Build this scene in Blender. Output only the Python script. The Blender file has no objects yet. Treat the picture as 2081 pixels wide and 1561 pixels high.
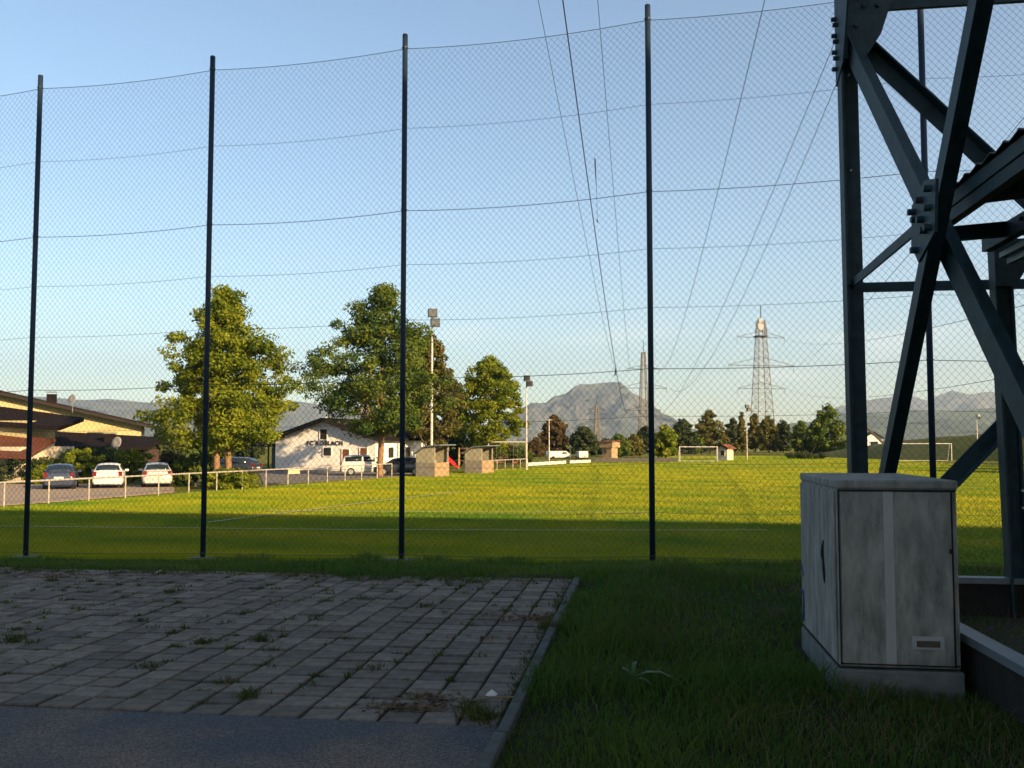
import bpy, bmesh, math, random
import numpy as np
from mathutils import Vector, Matrix
random.seed(7); rng = np.random.default_rng(11)
R = math.radians
C = bpy.context.scene.collection
SC = bpy.context.scene

# ------------------------------------------------------------------ camera
F, CX, CY, EYE = 1900.0, 1040.5, 780.5, 1.65
PITCH = math.atan(116 / 1900)
cam = bpy.data.cameras.new('camera'); cam.sensor_width = 36; cam.lens = 36 * F / 2081
cam.clip_start = 0.1; cam.clip_end = 60000
co = bpy.data.objects.new('camera', cam); C.objects.link(co)
co.location = (0, 0, EYE); co.rotation_euler = (R(90) + PITCH, 0, 0); SC.camera = co
SC.render.resolution_x = 1024; SC.render.resolution_y = 768

# ------------------------------------------------------------------ light
SUN_AZ, SUN_EL = 46.0, 18.0            # degrees: to the right of straight behind, above the horizon
TO_SUN = Vector((math.sin(R(SUN_AZ)) * math.cos(R(SUN_EL)), -math.cos(R(SUN_AZ)) * math.cos(R(SUN_EL)), math.sin(R(SUN_EL))))
w = bpy.data.worlds.new('World'); SC.world = w; w.use_nodes = True
nt = w.node_tree; nt.nodes.clear()
sky = nt.nodes.new('ShaderNodeTexSky'); sky.sky_type = 'NISHITA'; sky.sun_disc = False
sky.sun_elevation = R(SUN_EL); sky.sun_rotation = R(180 - SUN_AZ)
sky.altitude = 400; sky.air_density = 1.0; sky.dust_density = 0.6; sky.ozone_density = 1.0
bg = nt.nodes.new('ShaderNodeBackground'); bg.inputs['Strength'].default_value = 0.058
wo = nt.nodes.new('ShaderNodeOutputWorld')
# thin low cloud streaks, all round the horizon
tc = nt.nodes.new('ShaderNodeTexCoord'); mp = nt.nodes.new('ShaderNodeMapping'); mp.inputs['Scale'].default_value = (5, 5, 30)
cn = nt.nodes.new('ShaderNodeTexNoise'); cn.inputs['Scale'].default_value = 1.0; cn.inputs['Detail'].default_value = 6
cr = nt.nodes.new('ShaderNodeValToRGB'); cr.color_ramp.elements[0].position = 0.56; cr.color_ramp.elements[1].position = 0.74
sx = nt.nodes.new('ShaderNodeSeparateXYZ')
mr = nt.nodes.new('ShaderNodeMapRange'); mr.inputs[1].default_value = 0.16; mr.inputs[2].default_value = 0.06; mr.inputs[3].default_value = 0; mr.inputs[4].default_value = 0.6
mu = nt.nodes.new('ShaderNodeMath'); mu.operation = 'MULTIPLY'
mx = nt.nodes.new('ShaderNodeMix'); mx.data_type = 'RGBA'; mx.inputs['B'].default_value = (9.5, 8.6, 7.8, 1)
L = nt.links.new
L(tc.outputs['Generated'], mp.inputs[0]); L(mp.outputs[0], cn.inputs['Vector']); L(cn.outputs['Fac'], cr.inputs[0])
L(tc.outputs['Generated'], sx.inputs[0]); L(sx.outputs[2], mr.inputs[0]); L(cr.outputs[0], mu.inputs[0]); L(mr.outputs[0], mu.inputs[1])
L(mu.outputs[0], mx.inputs[0]); tn = nt.nodes.new('ShaderNodeMix'); tn.data_type = 'RGBA'; tn.blend_type = 'MULTIPLY'; tn.inputs[0].default_value = 1; tn.inputs['B'].default_value = (1.0, 1.04, 1.04, 1)
L(sky.outputs[0], tn.inputs['A']); L(tn.outputs['Result'], mx.inputs['A']); L(mx.outputs['Result'], bg.inputs[0]); L(bg.outputs[0], wo.inputs[0])
sl = bpy.data.lights.new('sun', 'SUN'); sl.energy = 5.0; sl.angle = R(0.5); sl.color = (1.0, 0.68, 0.35)
so = bpy.data.objects.new('sun', sl); C.objects.link(so); so.rotation_euler = (-TO_SUN).to_track_quat('-Z', 'Y').to_euler()
SC.view_settings.view_transform = 'Standard'; SC.view_settings.look = 'None'
SC.view_settings.exposure = 1.86; SC.view_settings.gamma = 1.0; SC.view_settings.use_curve_mapping = False
try:
    SC.cycles.max_bounces = 8; SC.cycles.volume_bounces = 1; SC.cycles.transparent_max_bounces = 16
except Exception: pass

# ------------------------------------------------------------------ pixel -> place
cp_, sp_ = math.cos(PITCH), math.sin(PITCH)
def ray(px, py):
    a, b = (px - CX) / F, (CY - py) / F
    return Vector((a, cp_ - b * sp_, sp_ + b * cp_))
def at(px, py, Y):
    d = ray(px, py); return Vector((0, 0, EYE)) + d * (Y / d.y)
FZ = -1.15                                # level of the pitch below the paving
def G(px, py, z=FZ):
    d = ray(px, py); return Vector((0, 0, EYE)) + d * ((z - EYE) / d.z)

# ------------------------------------------------------------------ materials
MATS = {}
def nodes_of(name):
    m = bpy.data.materials.new(name); m.use_nodes = True
    t = m.node_tree; return m, t, t.nodes['Principled BSDF'], t.nodes['Material Output']
def mat(name, col, rough=0.8, var=0.15, scale=4.0, bump=0.0, bscale=40.0, metal=0.0, spec=0.3, stretch=(1, 1, 1), col2=None, rnd=0.0):
    if name in MATS: return MATS[name]
    m, t, b, o = nodes_of(name); n = t.nodes; l = t.links.new
    b.inputs['Roughness'].default_value = rough; b.inputs['Metallic'].default_value = metal
    b.inputs['Specular IOR Level'].default_value = spec
    tc = n.new('ShaderNodeTexCoord'); mp = n.new('ShaderNodeMapping'); mp.inputs['Scale'].default_value = stretch
    l(tc.outputs['Object'], mp.inputs[0])
    nz = n.new('ShaderNodeTexNoise'); nz.inputs['Scale'].default_value = scale; nz.inputs['Detail'].default_value = 6; nz.inputs['Roughness'].default_value = 0.65
    l(mp.outputs[0], nz.inputs['Vector'])
    rp = n.new('ShaderNodeValToRGB'); e = rp.color_ramp.elements
    e[0].position, e[1].position = 0.3, 0.7
    c2 = col2 or tuple(min(1, c * (1 + var)) for c in col)
    c1 = tuple(c * (1 - var) for c in col) if not col2 else col
    e[0].color = (*c1, 1); e[1].color = (*c2, 1); l(nz.outputs['Fac'], rp.inputs[0])
    src = rp.outputs[0]
    if rnd:
        oi = n.new('ShaderNodeObjectInfo'); ge = n.new('ShaderNodeNewGeometry')
        ad = n.new('ShaderNodeMath'); ad.operation = 'ADD'; l(oi.outputs['Random'], ad.inputs[0]); l(ge.outputs['Random Per Island'], ad.inputs[1])
        fr = n.new('ShaderNodeMath'); fr.operation = 'FRACT'; l(ad.outputs[0], fr.inputs[0])
        mr = n.new('ShaderNodeMapRange'); mr.inputs[3].default_value = 1 - rnd; mr.inputs[4].default_value = 1 + rnd; l(fr.outputs[0], mr.inputs[0])
        hs = n.new('ShaderNodeHueSaturation'); l(mr.outputs[0], hs.inputs['Value']); l(src, hs.inputs['Color']); src = hs.outputs[0]
    l(src, b.inputs['Base Color'])
    if bump:
        n2 = n.new('ShaderNodeTexNoise'); n2.inputs['Scale'].default_value = bscale; n2.inputs['Detail'].default_value = 5; l(mp.outputs[0], n2.inputs['Vector'])
        bp = n.new('ShaderNodeBump'); bp.inputs['Strength'].default_value = bump; bp.inputs['Distance'].default_value = 0.02
        l(n2.outputs['Fac'], bp.inputs['Height']); l(bp.outputs[0], b.inputs['Normal'])
    MATS[name] = m; return m
def leafmat(name, dark, light, trans=0.35):
    if name in MATS: return MATS[name]
    m, t, b, o = nodes_of(name); n = t.nodes; l = t.links.new; n.remove(b)
    at_ = n.new('ShaderNodeAttribute'); at_.attribute_name = 'tint'
    mx = n.new('ShaderNodeMix'); mx.data_type = 'RGBA'; mx.inputs['A'].default_value = (*dark, 1); mx.inputs['B'].default_value = (*light, 1)
    l(at_.outputs['Fac'], mx.inputs[0])
    d = n.new('ShaderNodeBsdfPrincipled'); d.inputs['Roughness'].default_value = 0.65; d.inputs['Specular IOR Level'].default_value = 0.2; l(mx.outputs['Result'], d.inputs['Base Color'])
    tr = n.new('ShaderNodeBsdfTranslucent'); l(mx.outputs['Result'], tr.inputs['Color'])
    ms = n.new('ShaderNodeMixShader'); ms.inputs[0].default_value = trans; l(d.outputs[0], ms.inputs[1]); l(tr.outputs[0], ms.inputs[2]); l(ms.outputs[0], o.inputs['Surface'])
    MATS[name] = m; return m
def glass(name='window_glass', col=(0.02, 0.025, 0.03)):
    return mat(name, col, rough=0.08, var=0.1, spec=0.6)

M = dict(
    turf=mat('turf_ground', (0.035, 0.052, 0.010), 0.95, 0.3, 0.6, 0.6, 30, col2=(0.062, 0.075, 0.014)),
    field=mat('pitch_turf', (0.085, 0.098, 0.012), 0.95, 0.2, 0.25, 0.5, 25),
    soil=mat('dark_soil', (0.016, 0.020, 0.009), 0.95, 0.4, 6, 0.8, 40),
    paver=mat('concrete_paver', (0.112, 0.096, 0.078), 0.9, 0.36, 9, 0.4, 120, rnd=0.30),
    kerb=mat('kerb_stone', (0.060, 0.066, 0.062), 0.9, 0.3, 8, 0.5, 90),
    post=mat('dark_green_paint', (0.008, 0.020, 0.040), 0.55, 0.2, 3, spec=0.25),
    net=mat('net_wire', (0.018, 0.042, 0.048), 0.6, 0.1, 3),
    steel=mat('painted_steel', (0.011, 0.033, 0.042), 0.6, 0.4, 6, 0.15, 60),
    galv=mat('galvanised_steel', (0.14, 0.165, 0.18), 0.5, 0.15, 6, 0.1, 60, metal=0.3),
    roofsheet=mat('brown_roof_sheet', (0.05, 0.035, 0.032), 0.7, 0.2, 4),
    board=mat('dark_board', (0.020, 0.018, 0.016), 0.9, 0.35, 5, 0.4, 50),
    cabinet=mat('weathered_cabinet', (0.10, 0.108, 0.096), 0.85, 0.2, 3.4, 0.2, 80, stretch=(3, 3, 0.9), col2=(0.29, 0.285, 0.26)),
    strip=mat('pale_strip', (0.29, 0.30, 0.29), 0.8, 0.1, 4, stretch=(2, 2, 0.6)),
    plinth=mat('concrete_plinth', (0.11, 0.12, 0.115), 0.9, 0.3, 5, 0.4, 70),
    gap=mat('dark_gap', (0.01, 0.012, 0.014), 0.9, 0.1),
    blue=mat('blue_paint_marker', (0.02, 0.05, 0.14), 0.7, 0.2),
    rustplate=mat('rusty_plate', (0.07, 0.055, 0.045), 0.8, 0.3, 30),
    white=mat('white_wall', (0.62, 0.61, 0.60), 0.9, 0.06, 1.2, 0.1, 30),
    yellowwall=mat('yellow_wall', (0.34, 0.30, 0.16), 0.9, 0.08, 1.2, 0.1, 30),
    paleplaster=mat('pale_plaster', (0.42, 0.37, 0.29), 0.9, 0.08, 1.2),
    darkroof=mat('dark_roof', (0.012, 0.009, 0.010), 1.0, 0.25, 2.5, 0.1, 20, spec=0.05),
    brownroof=mat('brown_roof_tiles', (0.055, 0.03, 0.026), 0.8, 0.25, 3, 0.3, 20),
    redroof=mat('red_roof_tiles', (0.085, 0.028, 0.014), 0.8, 0.3, 3, 0.4, 14),
    wood=mat('brown_wood', (0.13, 0.045, 0.02), 0.7, 0.25, 6, stretch=(1, 1, 0.2)),
    fascia=mat('fascia_wood', (0.014, 0.010, 0.009), 0.8, 0.25, 5),
    teal=mat('grey_blue_door', (0.05, 0.075, 0.085), 0.6, 0.15),
    letter=mat('black_letters', (0.012, 0.014, 0.02), 0.6, 0.1),
    gravel=mat('gravel', (0.26, 0.21, 0.16), 0.95, 0.25, 14, 0.6, 60),
    lot=mat('old_asphalt', (0.13, 0.12, 0.11), 0.95, 0.2, 3, 0.3, 60),
    rail=mat('pale_tube', (0.30, 0.28, 0.25), 0.5, 0.12, 3, metal=0.1),
    pole=mat('pale_mast', (0.42, 0.40, 0.36), 0.5, 0.1, 2, metal=0.2),
    lampdark=mat('dark_lamp', (0.012, 0.012, 0.014), 0.5, 0.1),
    lattice=mat('lattice_steel', (0.10, 0.095, 0.085), 0.6, 0.15, 0.3),
    cable=mat('cable', (0.022, 0.026, 0.032), 0.6, 0.1),
    redplastic=mat('red_plastic', (0.55, 0.02, 0.03), 0.4, 0.1),
    linepaint=mat('line_paint', (0.24, 0.27, 0.18), 0.9, 0.3, 8),
    bark=mat('bark', (0.17, 0.105, 0.055), 0.9, 0.35, 5, 0.6, 18, stretch=(1, 1, 0.25)),
    darkbark=mat('dark_bark', (0.06, 0.045, 0.03), 0.9, 0.3, 5),
    carwhite=mat('white_car_paint', (0.50, 0.50, 0.49), 0.25, 0.02, spec=0.6),
    carsilver=mat('silver_car_paint', (0.40, 0.40, 0.41), 0.3, 0.03, spec=0.6, metal=0.2),
    cardark=mat('dark_car_paint', (0.02, 0.022, 0.03), 0.2, 0.05, spec=0.6),
    carblue=mat('dark_blue_car_paint', (0.025, 0.035, 0.07), 0.2, 0.05, spec=0.6),
    tyre=mat('tyre', (0.015, 0.015, 0.015), 0.9, 0.1),
    rim=mat('rim', (0.35, 0.35, 0.36), 0.35, 0.05, metal=0.6),
    redlight=mat('tail_light', (0.11, 0.006, 0.006), 0.3, 0.05),
    plate=mat('number_plate', (0.42, 0.42, 0.41), 0.5, 0.04),
    tan=mat('tan_panel', (0.24, 0.17, 0.10), 0.8, 0.15, 2),
    greypanel=mat('grey_panel', (0.16, 0.15, 0.13), 0.8, 0.2, 3),
    clearpanel=mat('dull_clear_panel', (0.24, 0.23, 0.17), 0.5, 0.15, 3),
    rock=mat('mountain_rock', (0.03, 0.045, 0.04), 0.95, 0.2, 0.0022, 0, col2=(0.10, 0.10, 0.095)),
    forest=mat('mountain_forest', (0.03, 0.05, 0.03), 0.95, 0.3, 0.003),
    dish=mat('grey_dish', (0.2, 0.2, 0.21), 0.6, 0.05),
    litter=mat('pale_litter_and_sky_dot', (0.5, 0.5, 0.46), 0.8, 0.2, 30),
    straw=leafmat('dry_straw', (0.08, 0.055, 0.03), (0.16, 0.11, 0.06), 0.2),
    hall=mat('hall_cladding', (0.22, 0.23, 0.24), 0.7, 0.1, 0.2),
)
def asphalt():
    m, t, b, o = nodes_of('asphalt'); n = t.nodes; l = t.links.new; g = n.new('ShaderNodeNewGeometry')
    def nz(sc, det): 
        k = n.new('ShaderNodeTexNoise'); k.inputs['Scale'].default_value = sc; k.inputs['Detail'].default_value = det; l(g.outputs['Position'], k.inputs['Vector']); return k
    def rp(src, p1, p2, c1, c2):
        k = n.new('ShaderNodeValToRGB'); e = k.color_ramp.elements; e[0].position, e[1].position = p1, p2; e[0].color = (*c1, 1); e[1].color = (*c2, 1); l(src, k.inputs[0]); return k
    big = rp(nz(0.8, 3).outputs['Fac'], .42, .58, (.040, .044, .052), (.100, .074, .058)); fine = rp(nz(70, 3).outputs['Fac'], .36, .68, (.35, .35, .35), (1.7, 1.7, 1.7)); vo = n.new('ShaderNodeTexVoronoi'); vo.inputs['Scale'].default_value = 60; l(g.outputs['Position'], vo.inputs['Vector'])
    sp = rp(vo.outputs['Distance'], .04, .16, (2.0, 2.0, 2.0), (1, 1, 1)); m1 = n.new('ShaderNodeMix'); m1.data_type = 'RGBA'; m1.blend_type = 'MULTIPLY'; m1.inputs[0].default_value = 1
    m2 = n.new('ShaderNodeMix'); m2.data_type = 'RGBA'; m2.blend_type = 'MULTIPLY'; m2.inputs[0].default_value = 1
    l(big.outputs[0], m1.inputs['A']); l(fine.outputs[0], m1.inputs['B']); l(m1.outputs['Result'], m2.inputs['A']); l(sp.outputs[0], m2.inputs['B']); l(m2.outputs['Result'], b.inputs['Base Color'])
    b.inputs['Roughness'].default_value = .9; bp = n.new('ShaderNodeBump'); bp.inputs['Strength'].default_value = .8; bp.inputs['Distance'].default_value = .01; l(nz(90, 4).outputs['Fac'], bp.inputs['Height']); l(bp.outputs[0], b.inputs['Normal']); return m
M['asphalt'] = asphalt()
GL = glass(); CARGL = glass('car_glass', (0.012, 0.02, 0.026))
LEAF = dict(
    sunny=leafmat('leaf_sunny', (0.075, 0.125, 0.008), (0.235, 0.260, 0.014), 0.5),
    deep=leafmat('leaf_deep', (0.032, 0.075, 0.014), (0.130, 0.165, 0.016), 0.4),
    olive=leafmat('leaf_olive', (0.050, 0.060, 0.016), (0.130, 0.115, 0.020), 0.35),
    dark=leafmat('leaf_dark', (0.018, 0.034, 0.014), (0.050, 0.062, 0.016), 0.25),
    brown=leafmat('leaf_brown', (0.040, 0.032, 0.014), (0.090, 0.058, 0.020), 0.25),
    red=leafmat('leaf_red', (0.06, 0.012, 0.012), (0.12, 0.03, 0.02), 0.3),
    lawn=leafmat('lawn_blade', (0.002, 0.118, 0.003), (0.325, 0.300, 0.005), 0.4),
    rough=leafmat('rough_grass_blade', (0.028, 0.085, 0.010), (0.085, 0.125, 0.018), 0.35),
    weed=leafmat('weed_blade', (0.030, 0.048, 0.010), (0.085, 0.088, 0.016), 0.3),
)

# ------------------------------------------------------------------ mesh helpers
class MB:
    def __init__(s): s.v = []; s.f = []
    def add(s, vs, fs):
        o = len(s.v); s.v += [tuple(v) for v in vs]; s.f += [tuple(i + o for i in f) for f in fs]; return s
    def box(s, c, d, rz=0.0):
        x, y, z = d[0] / 2, d[1] / 2, d[2] / 2; ca, sa = math.cos(rz), math.sin(rz); vs = []
        for i, j, k in ((-1,-1,-1),(1,-1,-1),(1,1,-1),(-1,1,-1),(-1,-1,1),(1,-1,1),(1,1,1),(-1,1,1)):
            a, b = i * x, j * y; vs.append((c[0] + a * ca - b * sa, c[1] + a * sa + b * ca, c[2] + k * z))
        return s.add(vs, [(3,2,1,0),(4,5,6,7),(0,1,5,4),(1,2,6,5),(2,3,7,6),(3,0,4,7)])
    def beam(s, p0, p1, wd, ht, up=(0, 0, 1), off=(0, 0)):
        p0, p1 = Vector(p0), Vector(p1); d = (p1 - p0).normalized(); up = Vector(up)
        if abs(d.dot(up)) > 0.98: up = Vector((0, 1, 0))
        a = d.cross(up).normalized(); b = a.cross(d).normalized()
        o = a * off[0] + b * off[1]; vs = []
        for p in (p0, p1):
            for i, j in ((-1,-1),(1,-1),(1,1),(-1,1)): vs.append(p + o + a * (i * wd / 2) + b * (j * ht / 2))
        return s.add(vs, [(0,1,2,3)[::-1],(4,5,6,7),(0,1,5,4),(1,2,6,5),(2,3,7,6),(3,0,4,7)])
    def angle(s, p0, p1, wd, t, a, b):
        """L-section: flange of width wd along a and along b, thickness t"""
        a, b = Vector(a), Vector(b); p0, p1 = Vector(p0), Vector(p1)
        prof = [(0,0),(wd,0),(wd,t),(t,t),(t,wd),(0,wd)]
        vs = [p + a * u + b * v for p in (p0, p1) for u, v in prof]
        fs = [tuple(range(6))[::-1], tuple(range(6, 12))] + [(i, (i+1) % 6, (i+1) % 6 + 6, i + 6) for i in range(6)]
        return s.add(vs, fs)
    def tube(s, pts, rad, n=6, cap=True):
        pts = [Vector(p) for p in pts]; rs = rad if isinstance(rad, (list, tuple)) else [rad] * len(pts)
        rings = []; a = None
        for i, p in enumerate(pts):
            d = (pts[min(i+1, len(pts)-1)] - pts[max(i-1, 0)]).normalized()
            if a is None: a = d.orthogonal().normalized()
            a = (a - d * a.dot(d)).normalized(); b = d.cross(a)
            rings.append([p + (a * math.cos(2*math.pi*k/n) + b * math.sin(2*math.pi*k/n)) * rs[i] for k in range(n)])
        vs = [v for r in rings for v in r]; fs = []
        for i in range(len(pts) - 1):
            for k in range(n): fs.append((i*n+k, i*n+(k+1) % n, (i+1)*n+(k+1) % n, (i+1)*n+k))
        if cap: fs += [tuple(range(n))[::-1], tuple((len(pts)-1)*n+k for k in range(n))]
        return s.add(vs, fs)
    def prism(s, poly, z0, z1):
        n = len(poly); vs = [(p[0], p[1], z0) for p in poly] + [(p[0], p[1], z1) for p in poly]
        return s.add(vs, [tuple(range(n))[::-1], tuple(range(n, 2*n))] + [(i, (i+1) % n, (i+1) % n + n, i + n) for i in range(n)])
    def slab(s, quad, th, nrm=(0, 0, 1)):
        """thick plate from a 3-D polygon"""
        q = [Vector(p) for p in quad]; nn = Vector(nrm).normalized() * th; n = len(q)
        return s.add(q + [p + nn for p in q], [tuple(range(n))[::-1], tuple(range(n, 2*n))] + [(i, (i+1) % n, (i+1) % n + n, i + n) for i in range(n)])
    def disc(s, c, ax, r, th, n=12):
        c, ax = Vector(c), Vector(ax).normalized(); return s.tube([c - ax * th / 2, c + ax * th / 2], r, n)
    def build(s, name, material, parent=None, smooth=False):
        me = bpy.data.meshes.new(name); me.from_pydata(s.v, [], s.f); me.update()
        bm = bmesh.new(); bm.from_mesh(me); bmesh.ops.recalc_face_normals(bm, faces=bm.faces); bm.to_mesh(me); bm.free()
        if smooth: me.polygons.foreach_set('use_smooth', [True] * len(me.polygons))
        return link(name, me, material, parent)
def link(name, me, material, parent=None):
    o = bpy.data.objects.new(name, me); C.objects.link(o)
    if material and not me.materials: me.materials.append(material)
    if parent: o.parent = parent
    return o
def tag(o, label=None, cat=None, group=None, kind=None):
    if label: o['label'] = label
    if cat: o['category'] = cat
    if group: o['group'] = group
    if kind: o['kind'] = kind
    return o
def thing(name, label, cat, loc=(0, 0, 0), rz=0.0, group=None):
    o = bpy.data.objects.new(name, None); C.objects.link(o); o.location = loc; o.rotation_euler = (0, 0, rz); o.empty_display_size = 0.2
    return tag(o, label, cat, group)
def copy_tree(o, parent=None):
    c = o.copy(); C.objects.link(c); c.parent = parent
    for ch in list(o.children): copy_tree(ch, c)
    return c
def mesh_np(name, V, F4, material, parent=None, tint=None, smooth=False):
    """V (n,3), F4 (m,k) index array of k-gons, tint per vertex 0..1"""
    me = bpy.data.meshes.new(name); n, m, k = len(V), len(F4), F4.shape[1]
    me.vertices.add(n); me.vertices.foreach_set('co', V.astype(np.float32).ravel())
    me.loops.add(m * k); me.loops.foreach_set('vertex_index', F4.astype(np.int32).ravel())
    me.polygons.add(m); me.polygons.foreach_set('loop_start', np.arange(0, m*k, k, dtype=np.int32))
    me.update(calc_edges=True)
    if smooth: me.polygons.foreach_set('use_smooth', np.ones(m, dtype=bool))
    if tint is not None:
        a = me.attributes.new('tint', 'FLOAT', 'POINT'); a.data.foreach_set('value', tint.astype(np.float32))
    return link(name, me, material, parent)

# ------------------------------------------------------------------ terrain
PY = R(8.0)                                            # the paving, kerb, cabinet and pylon share this yaw
cdir = Vector((math.sin(PY), math.cos(PY), 0)); rdir = Vector((math.cos(PY), -math.sin(PY), 0))
def fence_y(x): return 17.27 - 0.2166 * x              # line of the tall ball fence
def ground_h(x, y):
    x = np.asarray(x, float); y = np.asarray(y, float)
    ya = 11.6; yf = np.clip(fence_y(x), 13.5, 40); yb = yf + 8.5
    t1 = np.clip((y - ya) / (yf - ya), 0, 1); t2 = np.clip((y - yf) / (yb - yf), 0, 1)
    base = -0.50 - 0.019 * np.clip(-(x - 2.5), -3, 13)
    s1 = t1 * t1 * (3 - 2 * t1) * 0.5 + t1 * 0.5
    return base * s1 + (FZ - base) * (t2 * (2 - t2))
def sgrid(parts): return np.unique(np.concatenate([np.arange(a, b, s) for a, b, s in parts]))
xs = sgrid([(-30000, -2000, 4000), (-2000, -200, 300), (-200, -40, 20), (-40, 40, 1.0), (40, 200, 10), (200, 2000, 300), (2000, 30001, 4000)])
ys = sgrid([(-400, -20, 40), (-20, 10, 2), (10, 30, 0.35), (30, 200, 6), (200, 2000, 150), (2000, 30001, 3000)])
XX, YY = np.meshgrid(xs, ys); ZZ = ground_h(XX, YY)
bump = 0.018 * np.sin(XX * 2.1 + 1.3 * np.sin(YY * 1.7)) * np.cos(YY * 2.7 + XX) * ((YY < 40) & (np.abs(XX) < 40))
ZZ = ZZ + bump - 0.03
nx, ny = len(xs), len(ys); idx = np.arange(nx * ny).reshape(ny, nx)
q = np.stack([idx[:-1, :-1], idx[:-1, 1:], idx[1:, 1:], idx[1:, :-1]], -1).reshape(-1, 4)
gmat, t, b, o_ = nodes_of('ground_turf')
n = t.nodes; l = t.links.new; tcn = n.new('ShaderNodeNewGeometry'); sp = n.new('ShaderNodeSeparateXYZ'); l(tcn.outputs['Position'], sp.inputs[0])
nz = n.new('ShaderNodeTexNoise'); nz.inputs['Scale'].default_value = 0.35; nz.inputs['Detail'].default_value = 8; l(tcn.outputs['Position'], nz.inputs['Vector'])
def ramp(c1, c2, p1=0.35, p2=0.65):
    r_ = n.new('ShaderNodeValToRGB'); e = r_.color_ramp.elements; e[0].position, e[1].position = p1, p2; e[0].color = (*c1, 1); e[1].color = (*c2, 1); l(nz.outputs['Fac'], r_.inputs[0]); return r_
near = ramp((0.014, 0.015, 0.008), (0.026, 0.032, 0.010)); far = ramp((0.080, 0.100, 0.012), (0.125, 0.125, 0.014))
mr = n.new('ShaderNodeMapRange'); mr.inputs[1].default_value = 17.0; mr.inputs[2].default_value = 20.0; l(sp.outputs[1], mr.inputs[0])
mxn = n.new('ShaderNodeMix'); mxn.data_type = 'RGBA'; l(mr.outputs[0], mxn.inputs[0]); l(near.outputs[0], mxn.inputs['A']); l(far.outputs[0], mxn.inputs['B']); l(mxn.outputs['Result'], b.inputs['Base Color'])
b.inputs['Roughness'].default_value = 0.95; b.inputs['Specular IOR Level'].default_value = 0.1
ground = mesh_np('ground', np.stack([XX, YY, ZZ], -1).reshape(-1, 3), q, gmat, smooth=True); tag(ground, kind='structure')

def smooth_noise(x, y, s, seed=0):
    r_ = np.random.default_rng(seed); g = r_.uniform(0, 1, (64, 64)); u, v = x / s, y / s; i, j = np.floor(u).astype(int), np.floor(v).astype(int); fu, fv = u - i, v - j
    fu = fu*fu*(3-2*fu); fv = fv*fv*(3-2*fv); i0, j0, i1, j1 = i % 64, j % 64, (i+1) % 64, (j+1) % 64
    return (g[i0, j0]*(1-fu)+g[i1, j0]*fu)*(1-fv) + (g[i0, j1]*(1-fu)+g[i1, j1]*fu)*fv
# mountains: real ridges with a crest line, spurs and depth, far away in the haze
def ridge(name, crest, D, depth, m, rough, seed):
    rg = np.random.default_rng(seed); crest = sorted(crest); px = np.linspace(crest[0][0], crest[-1][0], 320)
    py = np.interp(px, [c[0] for c in crest], [c[1] for c in crest]); n_ = len(px); rows = 65
    jag = np.zeros(n_)
    for k in range(6): jag += np.interp(np.arange(n_), np.linspace(0, n_, 6 * 2**k), rg.normal(0, 1, 6 * 2**k)) * 0.5**k
    py = py + jag * rough
    P = np.array([at(a, b_, D)[:] for a, b_ in zip(px, py)])
    tt = np.linspace(0, 2, rows); V = np.zeros((rows, n_, 3))
    spur = [np.interp(np.arange(n_), np.linspace(0, n_, 24), rg.normal(0, 1, 24)) for _ in range(rows)]
    for i, t_ in enumerate(tt):
        s = 1 - abs(1 - t_)                        # 0 foot, 1 crest
        hgt = s**1.25; dy = (t_ - 1) * depth
        V[i, :, 0] = P[:, 0]; V[i, :, 1] = P[:, 1] + dy + spur[i] * depth * 0.03 * (0 if abs(t_-1) < 1e-6 else 1)
        sp_v = (np.interp(np.arange(n_), np.linspace(0, n_, 30), np.sin(np.arange(30) * 2.4 + seed)) + 0.6 * spur[i // 4]) * 0.10
        V[i, :, 2] = (P[:, 2] + 5) * np.clip(hgt * (1 + sp_v * (1 - s)), 0, 2) - 5
    X_, Y_ = V[..., 0], V[..., 1]; fb = np.zeros_like(X_); am = 1.0; sc_ = D * 0.075
    for k_ in range(5): fb += am * (1 - np.abs(2 * smooth_noise(X_ + 1e6, Y_ + 1e6, sc_, seed * 10 + k_) - 1)); am *= .5; sc_ *= .5
    sv = (1 - np.abs(1 - tt))[:, None]; V[..., 2] += (fb - 1.25) * (P[:, 2] + 5)[None, :] * .42 * np.clip(sv * (1 - sv) * 3.2, 0, 1)
    idx = np.arange(rows * n_).reshape(rows, n_)
    q = np.stack([idx[:-1, :-1], idx[:-1, 1:], idx[1:, 1:], idx[1:, :-1]], -1).reshape(-1, 4)
    return tag(mesh_np(name, V.reshape(-1, 3), q, m), kind='structure')
ridge('mountain', [(960, 893), (1010, 862), (1060, 838), (1082, 822), (1108, 818), (1130, 803), (1152, 798), (1168, 784), (1180, 780), (1200, 781), (1225, 779), (1262, 779), (1285, 800), (1318, 818), (1345, 842), (1372, 858), (1420, 880), (1470, 894)], 12000, 2600, M['rock'], 3.2, 3)
ridge('mountain_range', [(1500, 893), (1580, 868), (1660, 858), (1730, 840), (1800, 842), (1850, 832), (1900, 838), (1960, 836), (2020, 830), (2081, 826), (2200, 818), (2400, 810), (2600, 893)], 9000, 2200, M['forest'], 2.5, 5)
ridge('mountain_range', [(1600, 893), (1700, 830), (1790, 812), (1845, 806), (1880, 816), (1935, 796), (1970, 806), (2010, 800), (2081, 792), (2200, 800), (2500, 893)], 17000, 3000, M['rock'], 3.0, 8)
ridge('mountain_range', [(-500, 893), (-200, 850), (-60, 826), (60, 812), (160, 814), (220, 812), (300, 818), (420, 812), (520, 816), (600, 812), (660, 820), (740, 836), (840, 862), (930, 880), (1000, 893)], 13000, 2800, M['rock'], 2.5, 9)

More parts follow.
